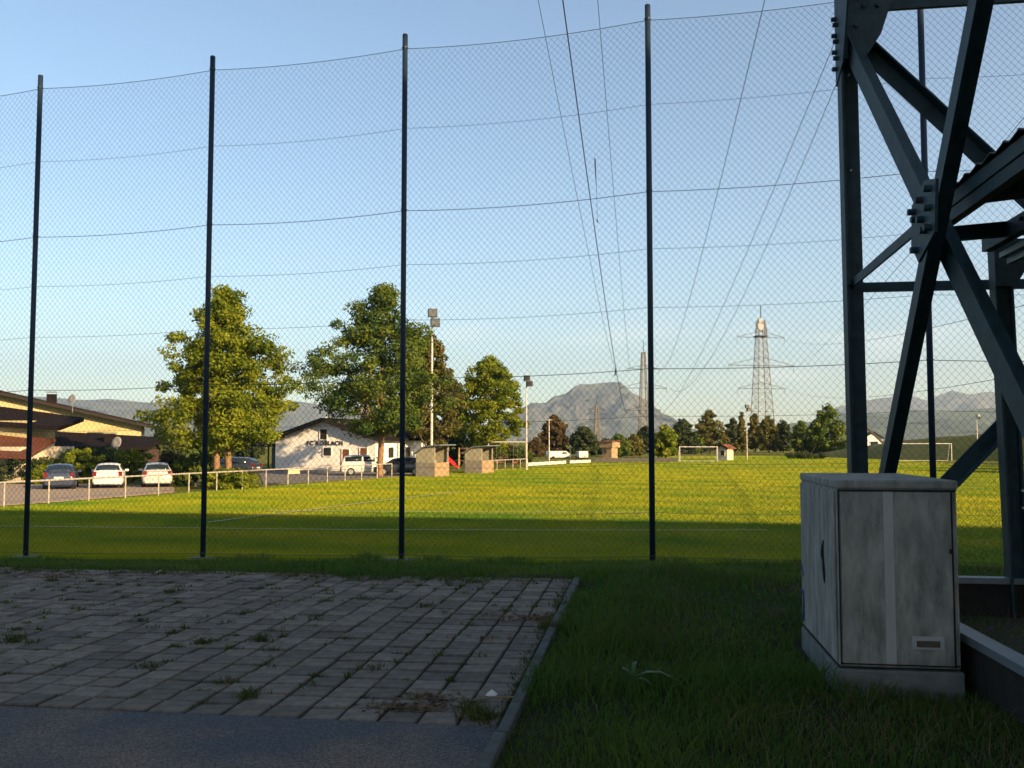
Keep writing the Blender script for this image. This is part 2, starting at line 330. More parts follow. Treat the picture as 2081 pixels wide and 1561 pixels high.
# embankment on the right of the pitch
BANK = [(57, 176, .1), (61, 164, 1.8), (66, 150, 3.3), (74, 138, 4.2), (86, 120, 4.8), (94, 95, 5.2), (92, 60, 5.2), (84, 36, .1)]
def embank():
    tb = np.linspace(0, len(BANK) - 1, 60); pts = np.array([[np.interp(t_, range(len(BANK)), [b_[k] for b_ in BANK]) for k in range(3)] for t_ in tb])
    d = np.gradient(pts[:, :2], axis=0); d /= np.linalg.norm(d, axis=1)[:, None]; nn = np.stack([d[:, 1], -d[:, 0]], -1)      # towards the pitch
    if nn[20] @ np.array([-1, -.3]) < 0: nn = -nn
    prof = [(8.5, 0), (6, .42), (3, .84), (1, 1), (-1, 1), (-4, .7), (-9, 0.0)]; V = []
    for i, (x_, y_, hc) in enumerate(pts):
        for dx, hh in prof: V.append((x_ + nn[i, 0] * dx, y_ + nn[i, 1] * dx, FZ - .1 + hc * hh + .07 * math.sin(i * 1.7 + dx)))
    n_ = len(prof); m_ = len(pts); idx = np.arange(n_ * m_).reshape(m_, n_)
    return np.array(V), np.stack([idx[:-1, :-1], idx[:-1, 1:], idx[1:, 1:], idx[1:, :-1]], -1).reshape(-1, 4)
V, q = embank(); tag(mesh_np('embankment', V, q, M['turf'], smooth=True), kind='structure')

def sheet(name, poly, z, m, th=0.02):
    return tag(MB().prism([(p[0], p[1]) for p in poly], z - th, z).build(name, m), kind='structure')
sheet('gravel_lot', [G(-500, 1048), G(0, 1027), G(120, 1019), G(355, 1000), G(352, 988), G(200, 984), G(-500, 984)], FZ + 0.006, M['gravel'])
sheet('car_park', [G(535, 985), G(720, 974), G(905, 962), G(860, 950), G(520, 952), G(530, 968)], FZ + 0.006, M['lot'])

# pitch markings lie on top of the mown turf
def marking(pts, wd=0.12):
    mb = MB()
    for a, b_ in zip(pts[:-1], pts[1:]):
        mb.beam((a.x, a.y, FZ + 0.045), (b_.x, b_.y, FZ + 0.045), wd, 0.004)
    return tag(mb.build('pitch_marking', M['linepaint']), kind='structure')
marking([G(420, 1064), G(560, 1046.5), G(690, 1030), G(800, 1016), G(930, 1001)])
marking([G(-60, 1071), G(420, 1076), G(700, 1079), G(1180, 1080), G(1560, 1080)], 0.09)
marking([G(540, 1039.5), G(720, 1041), G(1000, 1043), G(1320, 1043)], 0.1)
marking([G(1380, 942), G(1560, 943), G(1720, 944), G(1900, 945)], 0.14)

# ------------------------------------------------------------------ shade caster: an unseen hall added behind the viewer to shade the foreground
SA, SB = G(0, 1037), G(2050, 1071); SD = (SB - SA).normalized()
hd = Vector((TO_SUN.x, TO_SUN.y, 0)).normalized(); dist = 80.0; roof_z = FZ + dist * math.tan(R(SUN_EL))
hall = thing('shade_caster_hall', 'long grey flat roofed hall added out of view to shade the foreground', 'building')
e0 = SA - SD * 26 + hd * dist; e1 = SB + SD * 75 + hd * dist; back = Vector((SD.y, -SD.x, 0)) * 26
mb = MB(); mb.prism([e0, e1, e1 + back, e0 + back], -0.2, roof_z - 0.6); mb.build('wall', M['hall'], hall)
ov = SD * 0.0; MB().prism([e0, e1, e1 + back, e0 + back], roof_z - 0.6, roof_z).build('roof', M['greypanel'], hall)
for k in range(8):
    p = e0 + SD * (12 + 17 * k); fw = Vector((-SD.y, SD.x, 0)); MB().beam(p + fw * 0.04 + Vector((0, 0, 0)), p + fw * 0.04 + Vector((0, 0, 4.6)), 4.2, 0.08, fw).build('gate', M['teal'], hall)  # invented gates that dress the added shade hall

# ------------------------------------------------------------------ foreground: asphalt, paving, kerb
K0 = Vector((0.27, 8.0, 0)); 
def pav(u, s, z=0.0): return K0 + cdir * s - rdir * u + Vector((0, 0, z))   # u metres left of the kerb, s metres ahead
PS = 0.242; S0, S1 = -2.52, 3.30
sheet('asphalt_lane', [pav(-0.02, S0 - 0.004), pav(20, S0 - 0.004), pav(20, -14), pav(-0.02, -14)], 0.004, M['asphalt'], 0.06)
paving = tag(MB().prism([pav(0.0, S0), pav(12, S0), pav(12, S1), pav(0.0, S1)], -0.08, -0.012).build('paving', M['soil']), kind='structure')
def paver_mesh():
    a, c, z0, z1, z2 = 0.1105, 0.102, -0.05, 0.003, 0.010
    lay = [(a, z0), (a, z1), (c, z2)]; vs = [(sx_ * h, sy_ * h, z) for h, z in lay for sx_, sy_ in ((-1,-1),(1,-1),(1,1),(-1,1))]
    fs = [(i + 4*k, (i+1) % 4 + 4*k, (i+1) % 4 + 4*(k+1), i + 4*(k+1)) for k in range(2) for i in range(4)] + [(8, 9, 10, 11)]
    return vs, fs
pvs, pfs = paver_mesh(); pme = bpy.data.meshes.new('paver'); pme.from_pydata(pvs, [], pfs); pme.materials.append(M['paver'])
cells = []
nrow = int((S1 - S0) / PS)
for j in range(nrow):
    for i in range(48):
        p = pav(0.125 + PS * i, S0 + 0.125 + PS * j)
        if abs(p.x) / p.y > 0.60 or p.x > 2: continue
        cells.append((p, j, i))
cells.sort(key=lambda c: c[0].length)
mb = MB()
for k, (p, j, i) in enumerate(cells):
    dz = random.uniform(-0.005, 0.006) + 0.006 * math.sin(p.x * 1.3) * math.cos(p.y * 1.1); rz = -PY + random.gauss(0, R(0.9)); tx, ty = random.gauss(0, R(0.9)), random.gauss(0, R(0.9))
    if k < 300:
        o = bpy.data.objects.new('paver', pme); C.objects.link(o); o.parent = paving
        o.location = (p.x, p.y, dz); o.rotation_euler = (tx, ty, rz)
    else:
        mt = Matrix.Translation((p.x, p.y, dz)) @ Matrix.Rotation(rz, 4, 'Z') @ Matrix.Rotation(tx, 4, 'X'); mb.add([mt @ Vector(v) for v in pvs], pfs)
tag(mb.build('far_pavers', M['paver'], paving), kind='stuff')
kerb = tag(MB().prism([pav(0.0, -14), pav(-0.10, -14), pav(-0.10, S1 + 0.2), pav(0.0, S1 + 0.2)], -0.15, -0.02).build('kerb', M['soil']), kind='structure')
for k in range(14):
    s = -3.9 + k * 0.6
    if s + 0.6 > S1 + 0.3: break
    jx = random.uniform(-0.008, 0.008); mb = MB(); L_ = 0.585
    a0, a1 = pav(-0.004 + jx, s), pav(-0.004 + jx, s + L_); mid = (a0 + a1) / 2 + rdir * 0.04
    mb.box((mid.x, mid.y, -0.01), (0.072, L_, 0.10), -PY)
    o = mb.build('kerb_stone', M['kerb'], kerb); bv = o.modifiers.new('bevel', 'BEVEL'); bv.width = 0.012; bv.segments = 2

# ------------------------------------------------------------------ grass
def blades(name, P, H, W, lean, material, seg=2, parent=None, tint=None, face=None):
    N = len(P); a = rng.uniform(0, 2*np.pi, N) if face is None else face
    ax = np.stack([np.cos(a), np.sin(a), 0*a], -1); la = rng.uniform(0, 2*np.pi, N)
    ld = np.stack([np.cos(la), np.sin(la), 0*la], -1) * (lean * H * rng.uniform(0.2, 1.4, N))[:, None]; up = np.array([0, 0, 1.0])
    if tint is None: tint = np.clip(rng.normal(0.45, 0.25, N), 0, 1)
    if seg == 1:
        V = np.stack([P - ax*W[:, None]/2, P + ax*W[:, None]/2, P + ld + up*H[:, None]], 1); Fa = np.arange(N*3).reshape(N, 3); k = 3
        return mesh_np(name, V.reshape(-1, 3), Fa, material, parent, np.repeat(tint, k))
    m_ = P + ld*0.32 + up*(H*0.58)[:, None]; tp = P + ld + up*(H*0.95)[:, None]
    V = np.stack([P - ax*W[:, None]/2, P + ax*W[:, None]/2, m_ - ax*W[:, None]*.36, m_ + ax*W[:, None]*.36, tp], 1)
    i = np.arange(N)[:, None] * 5; Fa = np.concatenate([i + np.array([[0, 1, 3]]), i + np.array([[0, 3, 2]]), i + np.array([[2, 3, 4]])], 0)
    return mesh_np(name, V.reshape(-1, 3), Fa, material, parent, np.repeat(tint, 5))
def in_poly(x, y, poly):
    c = np.zeros(len(x), bool); n_ = len(poly)
    for i in range(n_):
        x1, y1 = poly[i][0], poly[i][1]; x2, y2 = poly[(i+1) % n_][0], poly[(i+1) % n_][1]
        hit = ((y1 > y) != (y2 > y)) & (x < (x2 - x1) * (y - y1) / (y2 - y1 + 1e-12) + x1); c ^= hit
    return c
def kerb_x(y): return 0.27 + (y - 8.0) * math.tan(PY)
FENCE_RAIL = (Vector((-20.7, 42.0, 0)), Vector((math.sin(R(20.6)), math.cos(R(20.6)), 0)))
def left_of_rail(x, y): 
    p, d = FENCE_RAIL; return (x - p.x) * d.y - (y - p.y) * d.x < -0.2
# mown pitch
N = 900000
y = np.exp(rng.uniform(np.log(15.5), np.log(178), N)); x = rng.uniform(-1, 1, N) * (0.60 * y + 1.5)
k = (y > fence_y(x) - 0.3) & ~left_of_rail(x, y) & (x < 56); x, y = x[k], y[k]
h = rng.uniform(0.03, 0.06, len(x)); wd = np.clip(0.0012 * y, 0.018, 0.2) * rng.uniform(0.6, 1.3, len(x))
cN = 0.10 + smooth_noise(x, y, 2.2, 1) * 0.35 + smooth_noise(x, y, 11.0, 2) * 0.35 + 0.12 * rng.uniform(0, 1, len(x)) + 0.08 * np.sin((0.92 * y + 0.39 * x) * 2 * np.pi / 5.5)
tag(blades('mown_grass', np.stack([x, y, ground_h(x, y) - 0.012], -1), h, wd * 1.2, 0.5, LEAF['lawn'], 1, tint=np.clip(cN, 0, 1), face=math.atan2(TO_SUN.y, TO_SUN.x) + np.pi / 2 + rng.normal(0, .6, len(x))), 'short mown grass covering the football pitch', 'grass', kind='stuff')
# rough grass: verge by the kerb, bank under the fence, around the pylon
N = 190000
y = 4.0 + 14.5 * rng.uniform(0, 1, N)**1.25; x = rng.uniform(-1, 1, N) * (0.60 * y + 0.6)
dk = x - kerb_x(y)
verge = (dk > 0.055) & (y < 12.6); bank = (y > 11.25 - 0.06 * x + 0.25 * np.sin(x * 1.7) + 0.15 * np.sin(x * 4.3)) & (y < fence_y(x) + 0.5)
thin = rng.uniform(0, 1, N) < (0.25 + 1.1 * smooth_noise(x, y, 0.5, 4))
k = (verge | bank) & thin
encl = in_poly(x, y, [(3.1, 6.5), (2.95, 2), (9, 2), (9, 8.6), (3.45, 9.2)]); k &= ~(encl & (rng.uniform(0, 1, N) < 0.8))
cab_rect = lambda x_, y_: in_poly(x_, y_, [(2.1, 6.3), (2.95, 6.15), (3.15, 7.65), (2.3, 7.8)])
k &= ~cab_rect(x, y)
x, y, dk = x[k], y[k], dk[k]
h = (0.05 + 0.17 * smooth_noise(x, y, 0.7, 5)**2 * rng.uniform(0.5, 1.6, len(x))) * np.where(y > 11.8, 0.85, 1.0)
h *= np.where((dk < 0.35) & (y < 12), 0.8, 1.0)
tn = np.clip(0.75 * smooth_noise(x, y, 0.9, 6) + rng.normal(0.05, 0.18, len(x)), 0, 1)
tag(blades('rough_grass', np.stack([x, y, ground_h(x, y) - 0.03], -1), h, rng.uniform(0.005, 0.011, len(x)) * (0.7 + y / 14), 0.75, LEAF['rough'], 2, tint=tn), 'tufty dark rough grass along the kerb and bank', 'grass', kind='stuff')
# dry straw among it
N = 5000
y = rng.uniform(4.2, 13, N); x = kerb_x(y) + rng.uniform(0.1, 1, N) * (0.6 * y + 0.6 - kerb_x(y)); k = ~cab_rect(x, y) & (smooth_noise(x, y, 0.8, 21) > 0.5); x, y = x[k], y[k]
tag(blades('dry_stems', np.stack([x, y, ground_h(x, y)], -1), rng.uniform(0.05, 0.24, len(x)), np.full(len(x), 0.004), 1.3, M['straw'], 2), 'dry brown stems scattered in the rough grass', 'grass', kind='stuff')
# weeds in the joints of the paving
P = []; Hh = []; tt = []
def tuft(px_, py_, nb, hmax, sprd, tone):
    for _ in range(nb):
        P.append((px_ + random.gauss(0, sprd), py_ + random.gauss(0, sprd), 0.0)); Hh.append(random.uniform(0.3, 1) * hmax); tt.append(min(1, max(0, random.gauss(tone, 0.2))))
for _ in range(950):
    i, j = random.randint(0, 46), random.randint(1, nrow - 1); s = S0 + PS * j; u = PS * i
    p = pav(u + (random.random() * PS if random.random() < .5 else 0.0), s); 
    if abs(p.x) > 0.62 * p.y or p.x > 1.2: continue
    far_ = (s - S0) / (S1 - S0)
    if random.random() < 0.35 + 0.75 * far_: tuft(p.x, p.y, random.randint(6, 42), random.uniform(0.015, 0.07), random.uniform(0.012, 0.05), random.uniform(0.2, 0.8))
for (qx, qy, nb, hm) in ((30, 1305, 90, .12), (530, 1305, 110, .10), (300, 1358, 70, .06), (410, 1310, 70, .07), (510, 1418, 90, .09), (865, 1235, 80, .08), (345, 1205, 120, .06), (1112, 1280, 110, .16), (960, 1450, 160, .09), (975, 1465, 160, .10), (1140, 1235, 80, .1), (760, 1360, 50, .05), (640, 1255, 60, .05)):
    g = G(qx, qy, 0); tuft(g.x, g.y, nb, hm, 0.045, 0.5)
for s in np.arange(S0, S1, 0.06):                                           # overgrown edge along the kerb
    p = pav(random.uniform(0.0, 0.07), s); tuft(p.x, p.y, random.randint(2, 10), 0.05, 0.02, 0.35)
for _ in range(160):
    p = pav(random.uniform(0, 9), S1 - random.uniform(-0.1, 0.45)**1.0); tuft(p.x, p.y, random.randint(8, 40), random.uniform(.03, .09), 0.06, random.uniform(0.1, 0.6))
P = np.array(P); tag(blades('paving_weeds', P, np.array(Hh), rng.uniform(0.005, 0.012, len(P)), 1.0, LEAF['weed'], 2, tint=np.array(tt)), 'small green weeds growing in the paving joints', 'weeds', kind='stuff')
# brown litter of dry straw on the paving
P = []
for (qx, qy, nb, sx_, sy_) in ((1080, 1258, 420, .28, .10), (840, 1440, 220, .16, .05), (870, 1420, 120, .1, .06), (1000, 1300, 60, .2, .05), (120, 1172, 160, .5, .08), (560, 1168, 160, .9, .08)):
    g = G(qx, qy, 0); P += [(g.x + random.gauss(0, sx_), g.y + random.gauss(0, sy_), 0.008) for _ in range(nb)]
P = np.array(P); tag(blades('dry_litter', P, rng.uniform(0.006, 0.02, len(P)), rng.uniform(0.02, 0.06, len(P)), 2.5, M['straw'], 1), 'brown dry straw swept onto the paving edge', 'straw', kind='stuff')
# broad leaf weed in the verge
bw = thing('broadleaf_weed', 'pale green long leaved weed lying in the rough grass', 'plant', G(1285, 1400, 0.0))
for (dx, dy, hz_, wd_) in ((0.30, -0.10, 0.10, 0.05), (0.06, 0.16, 0.13, 0.035), (-0.10, 0.08, 0.10, 0.03), (0.12, -0.16, 0.06, 0.03)):
    mb = MB(); pts = []
    for t_ in (0, .3, .6, 1): pts.append(Vector((dx * t_, dy * t_, 0.03 + hz_ * math.sin(math.pi * (0.15 + 0.7 * t_)))))
    sd = Vector((-dy, dx, 0)).normalized(); ws = (0.3, 1, .8, .05)
    vs = [p + sd * wd_ / 2 * w_ * s_ for p, w_ in zip(pts, ws) for s_ in (-1, 1)]
    mb.add(vs, [(2*i, 2*i+1, 2*i+3, 2*i+2) for i in range(3)]); mb.build('leaf', mat('weed_leaf', (0.03, 0.075, 0.022), 0.6, 0.2, 20), bw, True)
# litter
tag(MB().add([G(985, 1418, .0) + Vector(v) for v in ((0,0,.01),(.07,-.01,.015),(.09,.05,.01),(.02,.06,.02),(.045,.03,.045))], [(0,1,4),(1,2,4),(2,3,4),(3,0,4),(3,2,1,0)]).build('crumpled_paper', M['litter']), 'crumpled white paper scrap on the paving beside the kerb', 'litter')
a = G(955, 1424, .012); b_ = G(1045, 1417, .03); tag(MB().tube([a, (a + b_) / 2 + Vector((0, 0, .012)), b_], 0.007, 5).build('dry_stick', mat('dry_stick', (0.2, 0.14, 0.08))), 'thin dry stick lying across the kerb beside crumpled paper', 'stick')
a = G(316, 1164, .02); b_ = G(333, 1157, .03); tag(MB().beam(a, b_.lerp(a, .3), 0.02, 0.008).build('pale_stick', M['litter']), 'small white splinter at the overgrown far edge of paving', 'litter')

# ------------------------------------------------------------------ tall ball fence
FH = 9.9
fence = thing('ball_fence', 'tall dark green ball fence with chain link netting beside the pitch', 'fence')
posts = [(-14.3, 20.37), (-10.02, 19.44), (-6.10, 18.62), (-2.08, 17.76), (2.49, 16.72), (7.02, 15.65), (11.5, 14.6)]
pb = [Vector((x_, y_, float(ground_h(x_, y_)))) for x_, y_ in posts]
tops = [10.12] * 7
for i, p in enumerate(pb):
    pz = p + Vector((0, 0, tops[i]))
    po = MB().tube([p - Vector((0, 0, 0.3)), pz], 0.052, 12).build('post', M['post'], fence, True)
    MB().tube([pz, pz + Vector((0, 0, 0.03))], [0.056, 0.045], 12).build('cap', M['post'], po)
    if i in (1, 2, 3): MB().box((p.x, p.y, p.z - 0.02), (0.75 if i == 3 else 0.5, 0.34, 0.10), R(-12)).build('footing', M['plinth'], po)
    for hh in (9.88, 6.68, 3.45, 0.12): MB().tube([p + Vector((0, 0, hh - 0.015)), p + Vector((0, 0, hh + 0.015))], 0.062, 8).build('clamp', M['post'], po)
WIRES = [(9.88, .006), (8.3, .0035), (6.68, .006), (5.63, .0035), (4.56, .0035), (3.45, .006), (2.60, .0035), (1.75, .003), (0.88, .003), (0.10, .005)]
for i in range(len(pb) - 1):
    a, b_ = pb[i], pb[i+1]; ln = (b_ - a).length; back_ = Vector((0, 0.062, 0)); sag0 = random.uniform(0.07, 0.12)
    def NP(s, h_):
        u = s / ln; p = a.lerp(b_, u) + back_; sg = sag0 * (0.35 + 0.65 * h_ / FH) * 4 * u * (1 - u)
        # a little slack in the net
        return Vector((p.x, p.y + 0.02 * math.sin(h_ * 0.9 + i) * 4 * u * (1 - u), p.z + h_ - sg))
    mb = MB(); dw, dh = 0.118, 0.136; sl_ = dh / dw; hb, ht = 0.10, 9.88
    for fam in (1, -1):
        nk = int((ln + (ht - hb) / sl_) / dw) + 2
        for kk in range(nk):
            if fam == 1: s0 = -(ht - hb) / sl_ + kk * dw
            else: s0 = kk * dw
            # line s = s0 + fam*(h-hb)/sl
            h0, h1 = hb, ht
            if fam == 1: h0 = max(h0, hb + (0 - s0) * sl_); h1 = min(h1, hb + (ln - s0) * sl_)
            else: h0 = max(h0, hb + (s0 - ln) * sl_); h1 = min(h1, hb + s0 * sl_)
            if h1 - h0 < 0.02: continue
            ns = max(1, int((h1 - h0) / 1.3)); pts = [NP(min(ln, max(0, s0 + fam * (hh - hb) / sl_)), hh) for hh in np.linspace(h0, h1, ns + 1)]
            mb.tube(pts, 0.0025, 3, False)
    tag(mb.build('chain_link_net', M['net'], fence), kind='stuff')
    for hh, rr in WIRES:
        MB().tube([NP(ln * t_, hh) + Vector((0, -0.012, 0)) for t_ in np.linspace(0, 1, 11)], rr, 5, False).build('tension_wire', M['net'], fence)
# cord scraps and a hook caught in the net
for (x0, y0, x1, y1, nm, lb) in ((1209, 322, 1214, 447, 'hanging_cord', 'thin dark cord hanging in the upper fence netting'), (1252, 748, 1249, 764, 'wire_hook', 'small dark hook clipped on the fence wire below cord')):
    Yf = 17.0; a, b_ = at(x0, y0, Yf), at(x1, y1, Yf); mb = MB(); mb.tube([a, a.lerp(b_, .15), a.lerp(b_, .5) + Vector((.006, 0, 0)), b_], [0.012, 0.012, 0.003, 0.003] if nm == 'hanging_cord' else 0.012, 6)
    if nm == 'hanging_cord': mb.tube([b_, b_ - Vector((0, 0, .05))], 0.012, 6)
    tag(mb.build(nm, M['cable']), lb, 'cord' if nm == 'hanging_cord' else 'hook')

# ------------------------------------------------------------------ big steel pylon foot on the right
pyl = thing('steel_pylon', 'huge bolted steel pylon foot of crossing angle bars behind grey cabinet', 'pylon')
L1 = Vector((3.40, 9.5, 0)); L3 = L1 + rdir * 5.3
ZM, ZT, ZB = 3.215, 5.83, 0.30
L2b, L2t = Vector((2.97, 4.25, 0)), Vector((2.55, 4.25, 0)); L4 = L2t + rdir * 5.2
def leg(p0, p1, sx_, sy_): MB().angle(p0, p1, 0.20, 0.022, rdir * sx_, cdir * sy_).build('leg', M['steel'], pyl)
NR = Vector((5.9, 6.6, 0))
leg(L1 + Vector((0, 0, -.3)), L1 + Vector((-.03, 0, 7.5)), 1, -1); leg(L3 + Vector((0, 0, -.3)), L3 + Vector((0, 0, 7.5)), -1, -1)
leg(L2b - cdir * .0 + Vector((-.2, 0, -.3)), L2t + Vector((0, 0, 7.5)), 1, 1); leg(L4 + Vector((0, 0, -.3)), L4 + Vector((0, 0, 7.5)), -1, 1)
lo = [L1 + Vector((0, 0, 7.5)), L3 + Vector((0, 0, 7.5)), L4 + Vector((0, 0, 7.5)), L2t + Vector((0, 0, 7.5))]; hiq = [NR + Vector((i * .55, j * .55, 41)) for i, j in ((-1, 1), (1, 1), (1, -1), (-1, -1))]
levs = [0, .16, .3, .43, .55, .66, .76, .85, .93, 1.0]; up_ = [[a.lerp(b_, t_) for a, b_ in zip(lo, hiq)] for t_ in levs]
mb = MB()
for k in range(4): mb.beam(lo[k], hiq[k], 0.11, 0.11)
for A_, B_ in zip(up_[:-1], up_[1:]):
    for k in range(4):
        mb.beam(A_[k], B_[(k+1) % 4], 0.05, 0.02); mb.beam(A_[(k+1) % 4], B_[k], 0.05, 0.02); mb.beam(B_[k], B_[(k+1) % 4], 0.05, 0.02)
mb.build('upper_tower', M['steel'], pyl)
A0, A1 = L1 + Vector((0.02, -0.05, ZT)), L2b + Vector((0, 0, ZB)); B0, B1 = L1 + Vector((0.02, -0.05, ZB - .05)), L2t + Vector((0, 0, ZT))
def diag(nm, p0, p1, wd, nrm, t_=0.016, flip=1):
    p0, p1 = Vector(p0), Vector(p1); d = (p1 - p0).normalized(); nn = Vector(nrm); nn = (nn - d * nn.dot(d)).normalized(); sd = d.cross(nn).normalized() * flip
    return MB().angle(p0 - sd * wd / 2, p1 - sd * wd / 2, wd, t_, sd, nn).build(nm, M['steel'], pyl)
diag('diagonal_bar', A0, A1, 0.205, rdir); diag('diagonal_bar', B0 + rdir * .06, B1 + rdir * .06, 0.15, rdir, flip=-1)
diag('diagonal_bar', L1 + Vector((.05, 0, ZT + .08)), L3 + Vector((0, 0, ZB)), 0.16, -cdir); diag('diagonal_bar', L1 + Vector((.05, -.03, ZB)), L3 + Vector((0, -.03, ZT + .05)), 0.15, -cdir, flip=-1)
MB().beam(L1 + Vector((.1, -.02, ZM)), L3 + Vector((0, -.02, ZM)), 0.05, 0.095).build('horizontal_bar', M['steel'], pyl)
MB().beam(L1 + Vector((.1, -.02, 6.16)), L3 + Vector((0, -.02, 6.16)), 0.05, 0.12).build('horizontal_bar', M['steel'], pyl)
def along(p, q_, py):
    lo_, hi_ = 0.0, 1.0
    f_ = lambda t_: (lambda v: CY - F * ((v.z - EYE) * cp_ - v.y * sp_) / (v.y * cp_ + (v.z - EYE) * sp_))(p.lerp(q_, t_)) - py
    s0 = f_(0) > 0
    for _ in range(50):
        m_ = (lo_ + hi_) / 2
        if (f_(m_) > 0) == s0: lo_ = m_
        else: hi_ = m_
    return p.lerp(q_, lo_)
GX = (along(A0, A1, 448) + along(B0, B1, 448)) / 2
MB().beam(L1 + Vector((0.05, -.05, ZM + .02)), GX + Vector((0.0, 0, .0)) - cdir * .1, 0.022, 0.085).build('side_strut', M['steel'], pyl)
# gusset plates and bolts
def plate(nm, cen, pts, nrm):
    u = cdir; up = Vector((0, 0, 1)); q_ = [cen + u * a_ + up * b_ for a_, b_ in pts]
    return MB().slab(q_, 0.02, nrm).build(nm, M['steel'], pyl)
BP = along(B0 + rdir * .06, B1 + rdir * .06, 448); pq = BP - rdir * 0.13; dr_ = ray(1882, 446); tq = (pq - Vector((0, 0, EYE))).dot(rdir) / dr_.dot(rdir); GP = Vector((0, 0, EYE)) + dr_ * tq
gp = plate('gusset_plate', GP, [(-.30, .20), (-.06, .26), (.26, .16), (.30, -.12), (.14, -.27), (-.24, -.14)], -rdir)
for (a_, b_) in ((-.17, .17), (.20, .10), (.13, .03), (-.17, .04), (.0, .0), (-.06, -.09), (-.16, -.09), (.16, -.18), (.02, .14)):
    c_ = GP - rdir * 0.04 + cdir * a_ + Vector((0, 0, b_)); MB().disc(c_, rdir, 0.024, 0.05, 10).build('bolt_or_sky_dot', M['steel'], gp)
TG = L1 + Vector((0.0, 0, 5.75))
gt = MB().slab([TG + rdir * a_ + Vector((0, 0, b_)) - cdir * .24 for a_, b_ in ((-.02, -.22), (.16, -.30), (.36, .0), (.50, .42), (.50, .9), (-.02, .9))], 0.02, -cdir).build('gusset_plate', M['steel'], pyl)
gs = MB().slab([TG + cdir * a_ + Vector((0, 0, b_)) - rdir * .012 for a_, b_ in ((.02, -.42), (-.32, -.30), (-.62, .3), (-.7, .9), (.02, .9))], 0.02, -rdir).build('gusset_plate', M['steel'], pyl)
for k in range(7):
    MB().disc(TG - rdir * 0.05 - cdir * (0.05 + 0.07 * (k % 2)) + Vector((0, 0, -.26 + 0.088 * k)), rdir, 0.024, 0.06, 6).build('bolt_or_sky_dot', M['steel'], gs)
for (a_, b_) in ((.12, .1), (.2, .3), (.33, .3), (.10, .5)): MB().disc(TG + rdir * a_ - cdir * .275 + Vector((0, 0, b_)), cdir, 0.024, 0.03, 6).build('bolt_or_sky_dot', M['steel'], gt)
for zz in (5.42, 4.42): MB().disc(L1 + rdir * .10 - cdir * .03 + Vector((-.02, -.02, zz)), cdir, 0.010, 0.03, 6).build('bolt_or_sky_dot', M['litter'], pyl)  # pale discs paint the bright sky showing through holes in the leg
MB().disc(L1 + rdir * .01 - cdir * .2 + Vector((0, 0, ZM + .02)), cdir, 0.022, 0.06, 6).build('bolt_or_sky_dot', M['steel'], pyl)
# arms with the overhead cables
wire = {'W1': (38, -6, 5), 'W2': (27, -2.5, 9), 'W3': (33, -1.5, 3), 'a': (28, 7.5, 8), 'b': (34, 14.5, 6), 'c': (39, 16.5, 13)}
ends = {'W1': (1262, 789), 'W2': (1278, 834), 'W3': (1280, 750), 'a': (1340, 750), 'b': (1350, 834), 'c': (1362, 789)}
for k, (h0, x0, s) in wire.items():
    p0 = Vector((x0, 6.3, h0)); p1 = at(*ends[k], 360); mb = MB()
    arm = MB(); base = NR + Vector((0.4 if x0 > 6 else -0.4, 0, h0 + 1.2)); arm.beam(base, p0 + Vector((0, 0, 1.0)), 0.12, 0.12); arm.beam(base + Vector((0, 0, 1.6)), p0 + Vector((0, 0, 1.05)), 0.1, 0.1); arm.tube([p0 + Vector((0, 0, 1)), p0], 0.06, 8); arm.build('cross_arm', M['steel'], pyl)
    pts = []
    for t_ in np.linspace(0, 1, 60)**1.6:
        p = p0.lerp(p1, float(t_)); p.z -= 4 * s * t_ * (1 - t_); pts.append(p)
    rad = [0.016 + 0.00011 * p.y for p in pts]
    if k == 'W2': rad = [r_ * 1.6 for r_ in rad]
    lab = {'W1': 'overhead cable reaching the middle arm of the slender pylon, clubhouse side', 'W2': 'thickest overhead cable, reaching the lowest arm of the slender pylon', 'W3': 'overhead cable reaching the top arm of the slender pylon, clubhouse side', 'a': 'overhead cable reaching the top arm of slender pylon, antenna pylon side', 'b': 'thin overhead cable reaching lowest arm of slender pylon, antenna pylon side', 'c': 'overhead cable reaching the middle arm of slender pylon, antenna pylon side'}
    tag(mb.tube(pts, rad, 5).build('power_cable', M['cable']), lab[k], 'cable', 'overhead power cables')

# ------------------------------------------------------------------ shelter inside the pylon
sh = thing('shelter_roof', 'steel framed shelter with corrugated sheet roof beside the pylon foot', 'shelter')
ZR = 3.58
e0 = Vector((3.72, 8.15, ZR)); near_ = e0 - cdir * 5.2
# corrugated sheet
mb = MB(); nc = 60; V_ = []; wroof = 3.4
for i in range(nc + 1):
    s = -5.2 * i / nc; z = 0.13 + 0.018 * math.sin(i * math.pi / 1.5)
    for u in (-0.06, wroof):
        p = e0 + cdir * (s + 0.1) + rdir * u + Vector((0, 0, z + 0.10 * u)); V_ += [p, p + Vector((0, 0, 0.008))]
Fs = []
for i in range(nc):
    a = 4 * i; b_ = a + 4; Fs += [(a, a+2, b_+2, b_), (a+1, b_+1, b_+3, a+3), (a, b_, b_+1, a+1), (a+2, a+3, b_+3, b_+2)]
rs = mb.add(V_, Fs).build('roof_sheet', M['roofsheet'], sh)
for k in range(17):
    c_ = e0 + cdir * (-0.05 - 0.27 * k) + rdir * 0.0 + Vector((0, 0, 0.155)); MB().tube([c_, c_ + Vector((0, 0, .035))], [.03, .016], 6).build('screw_cap', M['steel'], rs)
MB().beam(e0 + Vector((0, 0, 0.055)), near_ + Vector((0, 0, 0.055)), 0.05, 0.11).build('edge_trim', M['steel'], sh)
MB().beam(e0 - cdir * .25 + Vector((.03, 0, -0.055)) , near_ + Vector((.03, 0, -0.055)), 0.08, 0.10).build('edge_beam', M['steel'], sh)
